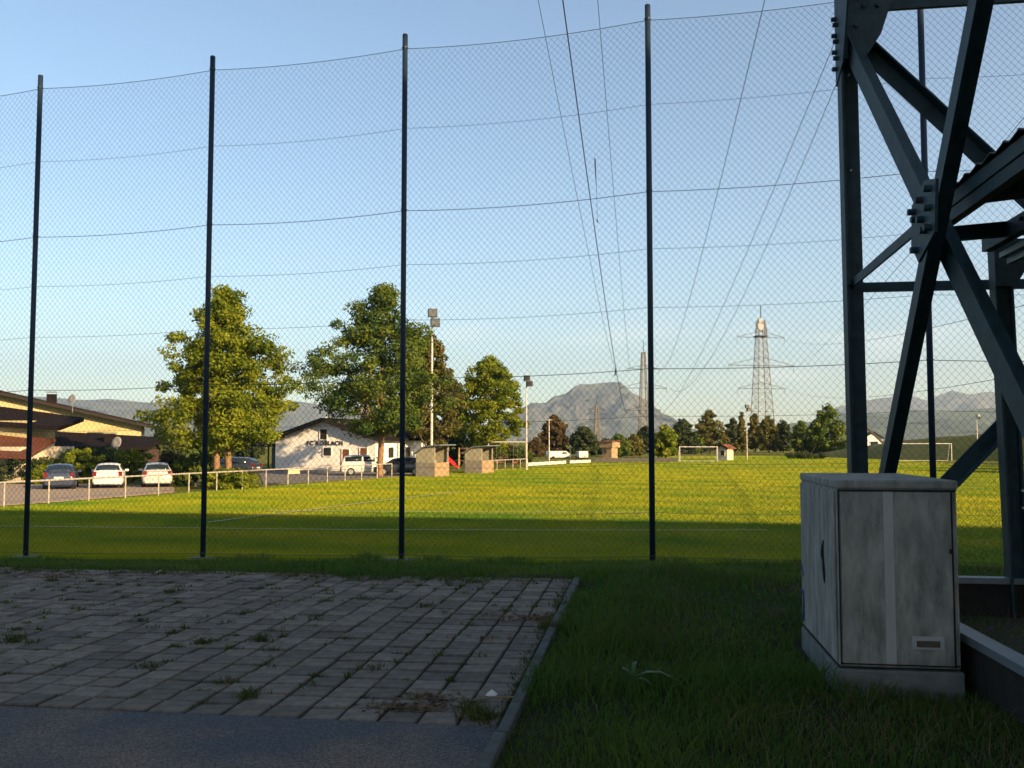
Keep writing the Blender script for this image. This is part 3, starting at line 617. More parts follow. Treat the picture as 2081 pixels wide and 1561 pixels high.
MB().beam(e0 + cdir * .12 + rdir * .15 + Vector((0, 0, -.09)), e0 + cdir * .12 + rdir * 3.3 + Vector((0, 0, .12)), 0.07, 0.13).build('end_beam', M['steel'], sh)
for k in range(1, 5): MB().beam(e0 - cdir * (0.9 * k) + Vector((0, 0, .03)), e0 - cdir * (0.9 * k) + rdir * 3.2 + Vector((0, 0, .33)), 0.06, 0.12).build('purlin', M['steel'], sh)
cb = Vector((4.74, 8.85, 0)); ct = Vector((4.66, 8.85, 3.56))
b2 = e0 + rdir * 0.78 + Vector((0, 0, -0.07)); b2.y = 8.75
MB().beam(b2, b2 - cdir * 5.4, 0.09, 0.15).build('rafter', M['steel'], sh)
for k in range(4): MB().disc(b2 - cdir * (.25 + .35 * k) - rdir * .055 + Vector((0, 0, .02)), rdir, .018, .03, 6).build('bolt_or_sky_dot', M['steel'], sh)
MB().beam(b2 - cdir * .1 + rdir * .1 + Vector((0, 0, -.13)), b2 - cdir * 4 + rdir * .1 + Vector((0, 0, -.13)), .06, .05).build('light_strip', M['galv'], sh)
MB().beam(b2 - cdir * .1 + rdir * .16 + Vector((0, 0, -.19)), b2 - cdir * 4 + rdir * .16 + Vector((0, 0, -.19)), .05, .05).build('light_strip', M['galv'], sh)
mbx = MB(); mbx.beam(cb - rdir * .07 + Vector((0, 0, -.1)), ct - rdir * .07, 0.022, 0.16, cdir); mbx.beam(cb + rdir * .07 + Vector((0, 0, -.1)), ct + rdir * .07, 0.022, 0.16, cdir); mbx.beam(cb + Vector((0, 0, -.1)), ct, 0.14, 0.02, cdir)
col_ = mbx.build('column', M['steel'], sh)
MB().slab([ct - rdir * .09 + Vector((0, -.09, -.45)), ct + rdir * .09 + Vector((0, -.09, -.45)), ct + rdir * .36 + Vector((0, -.09, 0)), ct - rdir * .09 + Vector((0, -.09, 0))], .015, -cdir).build('gusset_plate', M['steel'], col_)
for zz in (1.03, 1.19): MB().disc(cb + rdir * .03 - cdir * .095 + Vector((0, 0, zz)), cdir, .011, .025, 6).build('bolt_or_sky_dot', M['litter'], col_)  # pale dots painted for daylight seen through holes in the column

# low bordered bed with steel capping round the shelter
bed = thing('boarded_bed', 'low dark boarded edging with pale steel capping beside the cabinet', 'edging')
c0, c1, c2 = Vector((3.36, 9.05, 0)), Vector((7.5, 8.47, 0)), Vector((2.70, 3.0, 0)); s0 = Vector((3.12, 7.0, 0))
for p, q_ in ((c0, c1), (c0, c2)):
    MB().beam(p + Vector((0, 0, .14)), q_ + Vector((0, 0, .14)), .05, .40).build('board', M['board'], bed)
    MB().beam(p + Vector((0, 0, .365)), q_ + Vector((0, 0, .365)), .13, .014).build('steel_cap', M['galv'], bed)
    dd = (q_ - p).normalized(); sd = Vector((dd.y, -dd.x, 0))
    for s_ in (-1, 1): MB().beam(p + sd * s_ * .058 + Vector((0, 0, .345)), q_ + sd * s_ * .058 + Vector((0, 0, .345)), .012, .055).build('cap_lip', M['galv'], bed)
sheetb = sheet('bed_soil', [c0, c1, (7.0, 2.4), c2], 0.01, M['soil'])
P = []
for (qx, qy, nb) in ((2040, 1215, 130), (2055, 1235, 90), (1960, 1225, 100), (1985, 1240, 70)):
    g = G(qx, qy, 0.0); P += [(g.x + random.gauss(0, .07), g.y + random.gauss(0, .07), 0) for _ in range(nb)]
P = np.array(P); tag(blades('bed_grass', P, rng.uniform(.08, .28, len(P)), rng.uniform(.006, .011, len(P)), .8, LEAF['weed'], 2), 'pale grass clumps growing inside the boarded bed', 'grass', kind='stuff')

# ------------------------------------------------------------------ grey cabinet
CW, CD, CH = 0.765, 1.42, 1.17
cab = thing('utility_cabinet', 'weathered grey utility cabinet on concrete plinth in front of the pylon', 'cabinet', (2.165, 6.28, 0.0), -PY)
def cbx(nm, c, d, m, par=cab, bev=0.0):
    o = MB().box(c, d).build(nm, m, par)
    if bev: bv = o.modifiers.new('bevel', 'BEVEL'); bv.width = bev; bv.segments = 2
    return o
cbx('plinth', (CW/2 + .0, CD/2, .045), (CW + .03, CD + .03, .21), M['plinth'], bev=.012)
cbx('body', (CW/2, CD/2, .165 + CH/2), (CW - .006, CD - .006, CH), M['cabinet'], bev=.008)
lid = cbx('lid', (CW/2, CD/2, 1.362), (CW + .012, CD + .02, .058), M['cabinet'], bev=.012)
dr = cbx('door', (CW/2 - .012, -.006, .75), (CW - .07, .02, 1.12), M['cabinet'], bev=.004)
cbx('pale_strip', (.325, -.019, .755), (.062, .008, 1.12), M['strip'], dr)
cbx('seam', (.012, -.004, .75), (.008, .008, 1.15), M['gap']); cbx('seam', (CW - .038, -.004, .75), (.008, .008, 1.15), M['gap'])
cbx('seam', (CW/2, -.004, .187), (CW - .02, .008, .012), M['gap']); cbx('seam', (CW/2, -.003, 1.322), (CW - .02, .008, .012), M['gap'])
cbx('side_seam', (-.001, CD/2, .166), (.008, CD - .03, .012), M['gap']); cbx('side_panel', (-.006, CD/2 + .0, .75), (.014, CD - .09, 1.13), M['cabinet'], bev=.004)
pl = cbx('label_frame', (.555, -.019, .335), (.20, .008, .085), M['strip'], dr); cbx('name_plate', (.555, -.026, .33), (.145, .006, .04), M['rustplate'], dr)
cbx('lock', (CW - .055, -.02, .93), (.014, .012, .03), M['gap'], dr)
MB().tube([(-.015, .40 + .02 * math.sin(k), .95 - .05 * k) for k in range(7)], [.004, .014, .02, .012, .016, .012, .004], 5).build('scuff_mark', M['gap'], cab)
MB().tube([(-.016, 1.36, .44), (-.016, 1.33, .46), (-.016, 1.27, .45), (-.016, 1.26, .38), (-.016, 1.27, .28), (-.016, 1.31, .22)], .012, 5).build('paint_scribble', M['blue'], cab)
MB().tube([(-.016, 1.36, .66), (-.016, 1.30, .62), (-.016, 1.27, .58)], .007, 5).build('paint_scribble', M['blue'], cab)

# ------------------------------------------------------------------ trees
def tree(name, label, base, H, Rm, trunk_h, lm, nclump, nleaf, lsize, seed, prof=None, group=None, bark='bark', fork=5, stems=1, squash=1.0, jag=0.3, cat='tree', dens=0.55):
    rg = np.random.default_rng(seed); rd = random.Random(seed)
    t = thing(name, label, cat, base, 0, group)
    mb = MB(); tr = max(0.09, 0.016 * H)
    for s in range(stems):
        ox = 0 if stems == 1 else (s - (stems - 1) / 2) * 0.75
        mid = Vector((rd.uniform(-.15, .15) + ox, rd.uniform(-.15, .15), trunk_h)); mb.tube([(ox, 0, -.2), (ox, 0, .3), (mid.x * .6 + ox * .4, mid.y * .5, trunk_h * .55), mid, mid + Vector((0, 0, H * .25)), (mid.x, mid.y, H * .86)], [tr * 1.35, tr * 1.05, tr, tr * .9, tr * .55, tr * .12], 9)
        for k in range(fork):
            a = rd.uniform(0, 6.28); z0 = trunk_h + rd.uniform(-.12, .06) * (H - trunk_h); ln = Rm * rd.uniform(.35, .6)
            p = Vector((mid.x, mid.y, z0)); d = Vector((math.cos(a), math.sin(a), rd.uniform(.7, 1.2)))
            mb.tube([p, p + d * ln * .5, p + d * ln * .9 + Vector((0, 0, .2 * ln))], [tr * .5, tr * .3, tr * .08], 6)
    mb.build('trunk', M[bark], t, True)
    prof = prof or [(0, .35), (.12, .8), (.3, 1), (.55, .86), (.78, .52), (.93, .24), (1, .05)]
    zb = trunk_h * 0.86; ch = H - zb
    # clump centres
    hh = rg.uniform(0, 1, nclump * 3); th = rg.uniform(0, 2*np.pi, nclump * 3); pr = np.interp(hh, [p[0] for p in prof], [p[1] for p in prof])
    keep = rg.uniform(0, 1, len(hh)) < (pr + .12); hh, th, pr = hh[keep][:nclump], th[keep][:nclump], pr[keep][:nclump]
    nl = [(rg.uniform(0, 6.28), rg.integers(1, 6), rg.uniform(1, 7), rg.uniform(.4, 1)) for _ in range(5)]
    lump = sum(a4 * np.sin(th * k_ + hh * w_ * 3 + ph) for ph, k_, w_, a4 in nl) / 3
    rr = rg.uniform(0, 1, len(hh))**dens * pr * Rm * (1 - jag * .4 + jag * lump)
    Cc = np.stack([rr * np.cos(th), rr * np.sin(th) * squash, zb + hh * ch], -1)
    cs = Rm * rg.uniform(.07, .16, len(hh)) + lsize * .6
    per = max(3, nleaf // len(hh)); ci = np.repeat(np.arange(len(hh)), per); N_ = len(ci)
    dv = rg.normal(0, 1, (N_, 3)); dv /= np.linalg.norm(dv, axis=1)[:, None]; dv *= (cs[ci] * rg.uniform(.2, 1.1, N_)**.6)[:, None]; dv[:, 2] *= .7
    P_ = Cc[ci] + dv
    nrm = dv / (cs[ci][:, None]) + rg.normal(0, .55, (N_, 3)) + np.array([0, 0, .35]); nrm /= np.linalg.norm(nrm, axis=1)[:, None]
    a_ = np.cross(nrm, rg.normal(0, 1, (N_, 3))); a_ /= np.linalg.norm(a_, axis=1)[:, None]; b_ = np.cross(nrm, a_)
    s_ = lsize * rg.uniform(.6, 1.35, N_)
    V = np.stack([P_ - a_*s_[:, None]*.62, P_ - b_*s_[:, None]*.36, P_ + a_*s_[:, None]*.62, P_ + b_*s_[:, None]*.36], 1).reshape(-1, 3)
    tint = np.clip(rg.normal(.45, .22, len(hh))[ci] + rg.normal(0, .18, N_), 0, 1)
    mesh_np('crown', V, np.arange(N_ * 4).reshape(N_, 4), LEAF[lm], t, np.repeat(tint, 4))
    return t
def px_tree(name, label, px, Y, top, wpx, lm, nclump, nleaf, lsize, seed, trunk=0.18, **kw):
    b_ = at(px, 900, Y); b_.z = FZ; H = at(px, top, Y).z - FZ; Rm = wpx / 2 * Y / F
    return tree(name, label, b_, H, Rm, H * trunk, lm, nclump, nleaf, lsize, seed, **kw)
px_tree('maple_tree', 'large sunlit yellow green tree with twin trunks behind the railing', 455, 57.5, 587, 340, 'sunny', 300, 50000, 0.175, 1, trunk=0.24, stems=2, fork=6, jag=.5, prof=[(0, .62), (.1, .88), (.25, 1), (.42, .95), (.6, .72), (.78, .46), (.92, .24), (1, .08)])
px_tree('maple_tree', 'tall dark sided tree with forked trunk before the clubhouse', 772, 75, 583, 318, 'deep', 280, 44000, 0.20, 2, trunk=0.27, fork=9, jag=.5, prof=[(0, .55), (.12, .85), (.3, 1), (.5, .92), (.7, .68), (.86, .40), (1, .10)])
px_tree('maple_tree', 'dark olive tree standing behind the tall floodlight mast', 872, 92, 680, 150, 'olive', 230, 24000, 0.23, 3, trunk=0.22, bark='darkbark')
px_tree('maple_tree', 'rounded bright green tree behind the second team shelter', 995, 104, 728, 160, 'sunny', 280, 30000, 0.24, 4, trunk=0.16, jag=.25, prof=[(0, .7), (.15, .95), (.4, 1), (.65, .85), (.85, .55), (1, .15)])
px_tree('maple_tree', 'dark green tree filling the gap behind the playground', 915, 112, 765, 120, 'dark', 120, 9000, 0.34, 5, trunk=0.1, bark='darkbark')
far = [(1126, 172, 848, 66, 'brown', 'broad brownish tree beside the far short mast'), (1090, 165, 892, 34, 'brown', 'low brown bush at the foot of the far mast'), (1186, 170, 866, 58, 'dark', 'round dark tree left of the brown kiosk'),
       (1258, 170, 884, 44, 'deep', 'low green tree right of the brown kiosk'), (1288, 178, 886, 40, 'olive', 'small olive tree beside low green tree'), (1312, 215, 868, 52, 'dark', 'dark tree behind the distant lattice pylon foot'),
       (1352, 158, 866, 50, 'sunny', 'small bright yellow green tree left of the youth goal'), (1388, 200, 854, 62, 'dark', 'dark rounded tree behind the bright small tree'), (1443, 215, 836, 80, 'olive', 'big dark dome shaped tree behind the youth goal'),
       (1490, 225, 852, 40, 'dark', 'slim dark tree beside big dome shaped tree'), (1534, 235, 842, 34, 'olive', 'narrow olive tree at the left of lattice pylon'), (1562, 225, 846, 44, 'olive', 'green tree growing behind the lattice pylon legs'),
       (1592, 230, 856, 44, 'dark', 'dark green tree at the right of lattice pylon'), (1628, 220, 858, 46, 'deep', 'pale green slender tree beside the largest right tree'), (1684, 185, 826, 92, 'deep', 'largest leafy tree beside the white cottage'), (1655, 190, 862, 50, 'dark', 'dark tree leaning against the largest right tree'),
       (1410, 205, 884, 50, 'deep', 'low green shrub tree behind the goal net'), (1745, 215, 880, 60, 'dark', 'dark shrub tree behind the white cottage'), (1232, 195, 892, 40, 'dark', 'dark shrub behind the brown kiosk')]
for k, (px, Y, top, wpx, lm, lb) in enumerate(far):
    px_tree('background_tree', lb, px, Y, top, wpx * 1.06, lm, 150, 6500, 0.46, 100 + k, trunk=0.1, bark='darkbark', group='trees beyond the pitch', jag=.3, prof=[(0, .75), (.2, 1), (.5, .95), (.75, .65), (.92, .3), (1, .08)])
for k, (px, Y, top, wpx) in enumerate(((1508, 215, 838, 30),)):
    px_tree('conifer_tree', 'pointed conifer between the dome tree and lattice pylon', px, Y, top, wpx, 'olive', 130, 5000, 0.42, 150 + k, trunk=0.08, bark='darkbark', prof=[(0, 1), (.3, .8), (.6, .5), (1, .04)])
px_tree('red_maple_tree', 'dark red leaved tree rising over the chalet roof', -35, 105, 752, 110, 'red', 60, 5000, 0.34, 170, trunk=0.3)
for k, (x_, y_, h_, lb) in enumerate(((60, 70, 9.5, 'leafy tree at the corner of the pitch beside the unseen hall'), (65, 79, 9.0, 'broad leafy tree on the bank above the pitch'), (70, 89, 9.5, 'tall leafy tree at the crest of the bank'), (75, 100, 9.0, 'leafy tree at the far end of the bank'))):
    tree('background_tree', lb, (x_, y_, FZ), h_, 5.0, 1.0, 'deep', 160, 5000, .6, 400 + k, bark='darkbark', group='trees on the bank')
def bush(label, px, Y, top, wpx, lm, seed, n=4200, ls=0.17, squash=.6, cat='shrub', name='shrub', group=None):
    return px_tree(name, label, px, Y, top, wpx, lm, 60, n, ls, seed, trunk=.12, squash=squash, fork=2, jag=.22, prof=[(0, .9), (.3, 1), (.7, .9), (.9, .6), (1, .25)], dens=.5, cat=cat, bark='darkbark', group=group)
bush('dark clipped hedge behind the dark parked car', 20, 66, 922, 200, 'dark', 201, 7000, name='hedge', cat='hedge')
bush('yellow green shrub beside the dark parked car', 84, 61, 948, 56, 'sunny', 202)
bush('bright shrub between the dark and white cars', 165, 63, 916, 96, 'sunny', 203)
bush('dark green shrub behind the white hatchback', 212, 66, 916, 86, 'dark', 204)
bush('orange tinged shrub between the two pale hatchbacks', 268, 64, 918, 92, 'sunny', 205)
bush('brown shrub behind the silver hatchback', 348, 62, 922, 72, 'brown', 206)
bush('green undergrowth around the twin trunk tree', 398, 58.5, 928, 120, 'deep', 207, 6000)
bush('low leafy growth under the twin trunk tree', 470, 55.5, 958, 120, 'sunny', 208, 6000, .15)
bush('long clipped green hedge below the garage roof', 190, 68.5, 917, 250, 'deep', 213, 11000, name='hedge', cat='hedge', squash=.25)
px_tree('background_tree', 'dark tree standing behind the brown shrub', 335, 112, 872, 90, 'dark', 130, 6000, .36, 301, trunk=.1, bark='darkbark', group='trees behind the car park')
px_tree('background_tree', 'low green tree behind the dark estate car', 425, 115, 885, 110, 'deep', 130, 6000, .36, 302, trunk=.1, bark='darkbark', group='trees behind the car park')
px_tree('background_tree', 'dark tree behind the brown roofed carport', 500, 122, 880, 80, 'dark', 120, 5000, .36, 303, trunk=.1, bark='darkbark', group='trees behind the car park')
bush('low bush behind the red slide', 925, 108, 915, 60, 'dark', 209)
bush('brown bush behind the swing frame', 1030, 118, 905, 70, 'brown', 210)
bush('green bush at the edge of the playground', 1058, 112, 908, 60, 'deep', 211)
bush('low green hedge along the far touchline', 1640, 150, 920, 90, 'dark', 212, name='hedge', cat='hedge')

# ------------------------------------------------------------------ railing round the pitch
rl = thing('pitch_railing', 'long pale tubular railing with thin posts along the pitch', 'railing')
p0, d_ = FENCE_RAIL; RH = 1.05
n0 = -5
for k in range(n0, 15):
    p = p0 + d_ * (2.32 * k); MB().tube([(p.x, p.y, FZ - .1), (p.x, p.y, FZ + RH)], .036, 8).build('post', M['rail'], rl)
a = p0 + d_ * (2.32 * n0); b_ = p0 + d_ * (2.32 * 14)
MB().tube([(a.x, a.y, FZ + RH), (b_.x, b_.y, FZ + RH)], .042, 8).build('top_rail', M['rail'], rl)
pp = p0 + d_ * (2.32 * 8.25); tag(MB().beam((pp.x + .06, pp.y - .05, FZ + .72), (pp.x + .06, pp.y - .05, FZ + 1.0), 1.3, .03, d_.cross(Vector((0, 0, 1)))).build('railing_sign', mat('pale_sign', (.5, .44, .25))), 'small pale board hung on the railing before the clubhouse', 'sign')
# second stretch behind the dugouts
r2 = thing('playground_railing', 'low pale railing in front of the swing frames', 'railing')
a, b_ = G(975, 958), G(1072, 951)
for k in range(7):
    p = a.lerp(b_, k / 6); MB().tube([(p.x, p.y, FZ - .1), (p.x, p.y, FZ + .95)], .04, 6).build('post', M['rail'], r2)
MB().tube([a + Vector((0, 0, .95)), b_ + Vector((0, 0, .95))], .045, 6).build('top_rail', M['rail'], r2)

# ------------------------------------------------------------------ cars
def make_car(label, paint, loc, rz, H=1.47, Lh=2.05, W=.87, group='cars parked by the pitch', suv=False):
    t = thing('parked_car', label, 'car', loc, rz, group); s = H / 1.47; k = Lh / 2.05
    st = [(-2.07, .38, .62, .66, .66, .60), (-2.02, .26, .86, .90, .78, .70), (-1.93, .22, .93, 1.02, .84, .72), (-1.52 if not suv else -1.78, .22, .95, 1.40, .87, .60), (-1.1, .22, .96, 1.46, .87, .60), (-.4, .22, .95, 1.47, .88, .61), (.25, .22, .94, 1.43, .88, .60), (.55, .22, .93, 1.36, .88, .59), (1.15, .22, .92, .98, .86, .72), (1.65, .24, .82, .88, .82, .64), (1.98, .28, .68, .72, .74, .55), (2.08, .40, .58, .60, .62, .45)]
    rings = []
    for x_, zl, zb, zt, wb, wt in st:
        half = [(0, zl), (wb * .92, zl), (wb, zl + .16), (wb * 1.0, (zl + zb) / 2 + .06), (wb * .965, zb), (wt, zt - .05 if zt - zb > .2 else zt - .015), (wt * .55, zt), (0, zt + .012)]
        full = half + [(-y_, z_) for y_, z_ in half[-2:0:-1]]
        rings.append([Vector((x_ * k, y_ * W / .87, z_ * s)) for y_, z_ in full])
    n_ = len(rings[0]); mb = MB(); vs = [v for r_ in rings for v in r_]
    fs = [(i*n_+j, i*n_+(j+1) % n_, (i+1)*n_+(j+1) % n_, (i+1)*n_+j) for i in range(len(st)-1) for j in range(n_)] + [tuple(range(n_))[::-1], tuple((len(st)-1)*n_+j for j in range(n_))]
    body = mb.add(vs, fs).build('body', paint, t, True)
    def strip(nm, ids, i0, i1, a0, a1, e=.08):
        n2 = len(ids); ro = [[], []]
        for q_, a_ in enumerate((a0, a1)):
            row = [rings[i0][k_].lerp(rings[i1][k_], a_) for k_ in ids]; row[0] = row[0].lerp(row[1], e); row[-1] = row[-1].lerp(row[-2], e); ro[q_] = row
        cen = Vector((0, 0, .75 * s)); vs = []; out = .014
        for row in ro:
            for v in row: vs.append(v + (v - Vector((v.x * .8, 0, .75 * s))).normalized() * out)
        m_ = MB().add(vs, [(k_, k_+1, n2+k_+1, n2+k_) for k_ in range(n2-1)]); o = m_.build(nm, CARGL, t, True); o.modifiers.new('thick', 'SOLIDIFY').thickness = .006
    strip('rear_window', [5, 6, 7, 8, 9], 2, 3, .12, .92, .12); strip('windscreen', [5, 6, 7, 8, 9], 8, 7, .08, .94, .12)
    for ids in ([4, 5], [10, 9]):
        for i0, i1 in ((3, 5), (5, 7)): strip('side_window', ids, i0, i1, .06, .95, .13)
    for sx_ in (-1.27, 1.30):
        for sy_ in (-1, 1):
            c_ = Vector((sx_ * k, sy_ * (W - .11), .315)); wv = MB().disc(c_, (0, 1, 0), .315, .23, 18).build('wheel', M['tyre'], t, False)
            MB().disc(c_ + Vector((0, sy_ * .105, 0)), (0, 1, 0), .20, .03, 14).build('rim', M['rim'], wv)
    for sy_ in (-1, 1):
        MB().box((-1.99 * k, sy_ * .70 * W / .87, .86 * s), (.14, .20, .26)).build('tail_light', M['redlight'], t); MB().box((1.93 * k, sy_ * .58 * W / .87, .66 * s), (.18, .24, .11)).build('headlight', GL, t)
        MB().box((.78 * k, sy_ * (W + .08), 1.0 * s), (.10, .20, .13)).build('mirror', paint, t)
    MB().box((-2.06 * k, 0, .68 * s), (.05, .50, .12)).build('number_plate', M['plate'], t); MB().box((-2.02 * k, 0, .36 * s), (.16, 1.42, .16)).build('bumper', M['tyre'] if suv else paint, t)
    return t
def gcar(label, paint, px, py, rz, **kw):
    g = G(px, py); return make_car(label, paint, (g.x, g.y, FZ + .01), R(rz), **kw)
gcar('dark blue hatchback parked in the shade before the clipped hedge', M['carblue'], 124, 992, 112, H=1.45)
gcar('white hatchback parked facing the shrubs beside the dark car', M['carwhite'], 222, 990, 110, H=1.47)
gcar('silver hatchback parked at the gravel edge near the twin trunk tree', M['carsilver'], 318, 988, 112, H=1.47)
gcar('dark estate car parked behind the twin trunk tree', M['cardark'], 470, 968, 168, H=1.5, Lh=2.3)
gcar('white off road car parked at the clubhouse door', M['carwhite'], 748, 966, 8, H=1.66, Lh=2.2, suv=True)
gcar('black car parked beside the clubhouse near the first team shelter', M['cardark'], 812, 966, 186, H=1.45)
def van(label, px, py, rz):
    g = at(px, 900, 150); t = thing('white_van', label, 'van', (g.x, g.y, FZ), R(rz), 'vans beyond the pitch'); t.scale = (.8, .8, .62)
    prof = [(-2.4, .35), (2.3, .35), (2.4, .8), (2.1, 1.1), (1.5, 1.75), (1.2, 1.95), (-2.35, 1.95), (-2.45, 1.2)]; n_ = len(prof)
    vs = [(x_, y_, z_) for y_ in (-.9, .9) for x_, z_ in prof]; MB().add(vs, [tuple(range(n_)), tuple(range(n_, 2*n_))[::-1]] + [(i, (i+1) % n_, (i+1) % n_ + n_, i + n_) for i in range(n_)]).build('body', M['carwhite'], t)
    for x_ in (-1.5, 1.5):
        for y_ in (-.85, .85): MB().disc((x_, y_, .33), (0, 1, 0), .33, .24, 12).build('wheel', M['tyre'], t)
    MB().slab([(1.55, -.8, 1.72), (2.08, -.85, 1.14), (2.08, .85, 1.14), (1.55, .8, 1.72)], .02, (1, 0, 1)).build('windscreen', CARGL, t)
    for y_ in (-.91, .91): MB().box((.9, y_, 1.45), (.9, .02, .45)).build('side_window', CARGL, t)
van('white van parked beside the far short mast', 1136, 941, 15); van('white van parked left of the brown kiosk', 1182, 940, 95)

# ------------------------------------------------------------------ buildings
def gable(t, W, D, he, hr, wallm, roofm, over=.8, th=.22, fascia='fascia'):
    """local: front wall along +x at y=0, ridge runs along y at x=W/2"""
    pr = [(0, 0), (W, 0), (W, he), (W/2, hr), (0, he)]; n_ = 5
    vs = [(x_, y_, z_) for y_ in (0, D) for x_, z_ in pr]
    wl = MB().add(vs, [tuple(range(n_)), tuple(range(n_, 10))[::-1]] + [(i, (i+1) % n_, (i+1) % n_ + n_, i + n_) for i in range(n_)]).build('wall', wallm, t)
    sl_ = (hr - he) / (W / 2); ro = None
    for s_ in (-1, 1):
        xe = W/2 + s_ * (W/2 + over); ze = he - sl_ * over + .03
        q_ = [(xe, -over, ze), (W/2, -over, hr + .03), (W/2, D + .5, hr + .03), (xe, D + .5, ze)]
        o = MB().slab(q_, th, (0, 0, 1)).build('roof', roofm, t); ro = ro or o
        MB().beam((xe, -over - .03, ze + .03), (W/2, -over - .03, hr + .06), .05, .28).build('fascia_board', M[fascia], t)
    return wl, ro
YB = R(20.5); rx = Vector((math.cos(YB), -math.sin(YB), 0)); ry = Vector((math.sin(YB), math.cos(YB), 0))
cr_ = at(763, 957, 87.3); W0 = 11.0; o0 = cr_ - rx * W0
club = thing('clubhouse', 'white gabled clubhouse with dark lettering behind the car park', 'building', (o0.x, o0.y, FZ), -YB)
gable(club, W0, 13.5, 3.05, 4.75, M['white'], M['darkroof'], .75)
def lwin(par, nm, x_, z_, w_, h_, m, fr=None, y_=-.02):
    o = MB().box((x_, y_ - .01, z_), (w_, .06, h_)).build(nm, m, par)
    if fr:
        for dx, dz, ww, hh in ((0, h_/2 + .04, w_ + .16, .08), (0, -h_/2 - .04, w_ + .16, .08), (w_/2 + .04, 0, .08, h_), (-w_/2 - .04, 0, .08, h_)): MB().box((x_ + dx, y_ - .02, z_ + dz), (ww, .09, hh)).build('frame', fr, o)
    return o
lwin(club, 'loft_hatch', 5.4, 3.45, .75, .95, M['fascia'], M['white'])
lwin(club, 'window', 5.85, 1.78, .85, .75, GL, M['white']); lwin(club, 'door', 7.85, 1.02, .72, 2.0, M['wood'], M['white']); lwin(club, 'shutter_window', 9.75, 1.75, .72, .8, M['wood'], M['white'])
for yy in (3, 6.5, 10): MB().box((W0 + .02, yy, 1.7), (.06, 1.0, 1.0)).build('window', GL, club)
for k, x_ in enumerate((.9, 3.2, 7.8, 10.1)): MB().box((x_, -.4, 4.75 - abs(x_ - W0/2) * .309 - .16), (.16, .8, .18)).build('purlin_end', M['fascia'], club)
ch = MB().tube([(2.9, 4.5, 3.7), (2.9, 4.5, 5.05)], .11, 10).build('flue', M['plate'], club); MB().tube([(2.9, 4.5, 5.0), (2.9, 4.5, 5.35)], .17, 10).build('flue_cowl', M['plate'], ch)
# lettering
cv = bpy.data.curves.new('lettering', 'FONT'); cv.body = 'FC KOBLACH'; cv.size = .56; cv.extrude = .02; cv.align_x = 'CENTER'; cv.space_character = 1.22; cv.offset = .012
co_ = bpy.data.objects.new('lettering_source', cv); C.objects.link(co_); dg = bpy.context.evaluated_depsgraph_get(); me = bpy.data.meshes.new_from_object(co_.evaluated_get(dg)); bpy.data.objects.remove(co_)
me.transform(Matrix.Rotation(R(90), 4, 'X')); me.transform(Matrix.Translation((5.55, -.05, 2.42))); me.materials.clear(); lo_ = link('lettering', me, M['letter'], club)
# lean-to on its left
ln_ = thing('carport', 'brown roofed lean-to with grey door left of the clubhouse', 'carport', (o0.x, o0.y, FZ), -YB)
MB().slab([(-3.3, .6, 2.35), (-.05, .6, 2.35), (-.05, 4.5, 3.2), (-3.3, 4.5, 3.2)], .14).build('roof', M['brownroof'], ln_); MB().box((-1.6, .58, 2.35), (3.3, .06, .22)).build('fascia_board', M['fascia'], ln_)
MB().box((-.65, 1.2, 1.1), (1.15, .1, 2.2)).build('door', M['teal'], ln_); MB().box((-1.75, 4.3, 1.2), (2.9, .15, 2.4)).build('back_wall', M['lampdark'], ln_)
for x_ in (-3.2, -1.3): MB().box((x_, .7, 1.18), (.12, .12, 2.36)).build('post', M['fascia'], ln_)
mini = at(545, 955, 96); 
# chalet with pale yellow wall, far left
hc = at(285, 960, 90); Wc = 25.0; YH = R(-20); hx = Vector((math.cos(YH), -math.sin(YH), 0)); oc = Vector((hc.x, hc.y, 0)) - hx * Wc
chalet = thing('chalet', 'pale yellow chalet with wide dark low pitched roof at the left', 'house', (oc.x, oc.y, FZ), -YH)
gable(chalet, Wc, 12, 4.3, 7.2, M['yellowwall'], M['darkroof'], 1.1, .3)
chm = MB().box((16.6, 5, 6.6), (.85, .7, 1.6)).build('chimney', M['darkroof'], chalet); MB().box((16.6, 5, 7.62), (.95, .8, .08)).build('chimney_cap', M['galv'], chm)
for x_, z_ in ((13.5, 3.4), (17.0, 3.2), (21.0, 3.0)): lwin(chalet, 'window', x_, z_, 1.3, 1.1, GL, M['fascia'])
MB().box((23.2, -.5, 1.6), (3.2, .9, .12)).build('balcony', M['fascia'], chalet)
def dish(par_label, p, r_, mast):
    t = thing('satellite_dish', par_label, 'satellite dish', p); f_ = Vector((-.35, -.92, .25)).normalized(); a_ = f_.orthogonal().normalized(); b2_ = f_.cross(a_); n_ = 16
    vs = [Vector((0, 0, mast))]; 
    for j, (rr, dd) in enumerate(((.5, .04), (1, .16))):
        for k in range(n_): vs.append(Vector((0, 0, mast)) + (a_ * math.cos(2*math.pi*k/n_) + b2_ * math.sin(2*math.pi*k/n_)) * r_ * rr + f_ * r_ * dd)
    fs = [(0, 1 + k, 1 + (k+1) % n_) for k in range(n_)] + [(1 + k, 1 + n_ + k, 1 + n_ + (k+1) % n_, 1 + (k+1) % n_) for k in range(n_)]
    o = MB().add(vs, fs).build('reflector', M['dish'], t, True); o.modifiers.new('thick', 'SOLIDIFY').thickness = .02
    MB().tube([(0, .05, -.6), (0, .05, mast)], .03, 6).build('mast', M['galv'], t); MB().tube([Vector((0, 0, mast - r_ * .9)), Vector((0, 0, mast)) + f_ * r_ * 1.1], .015, 5).build('feed_arm', M['galv'], t)
dish('grey satellite dish on the chalet roof', at(147, 825, 84), .42, .62)
dish('grey satellite dish beside the low garage roof', at(237, 930, 74), .5, 1.15)
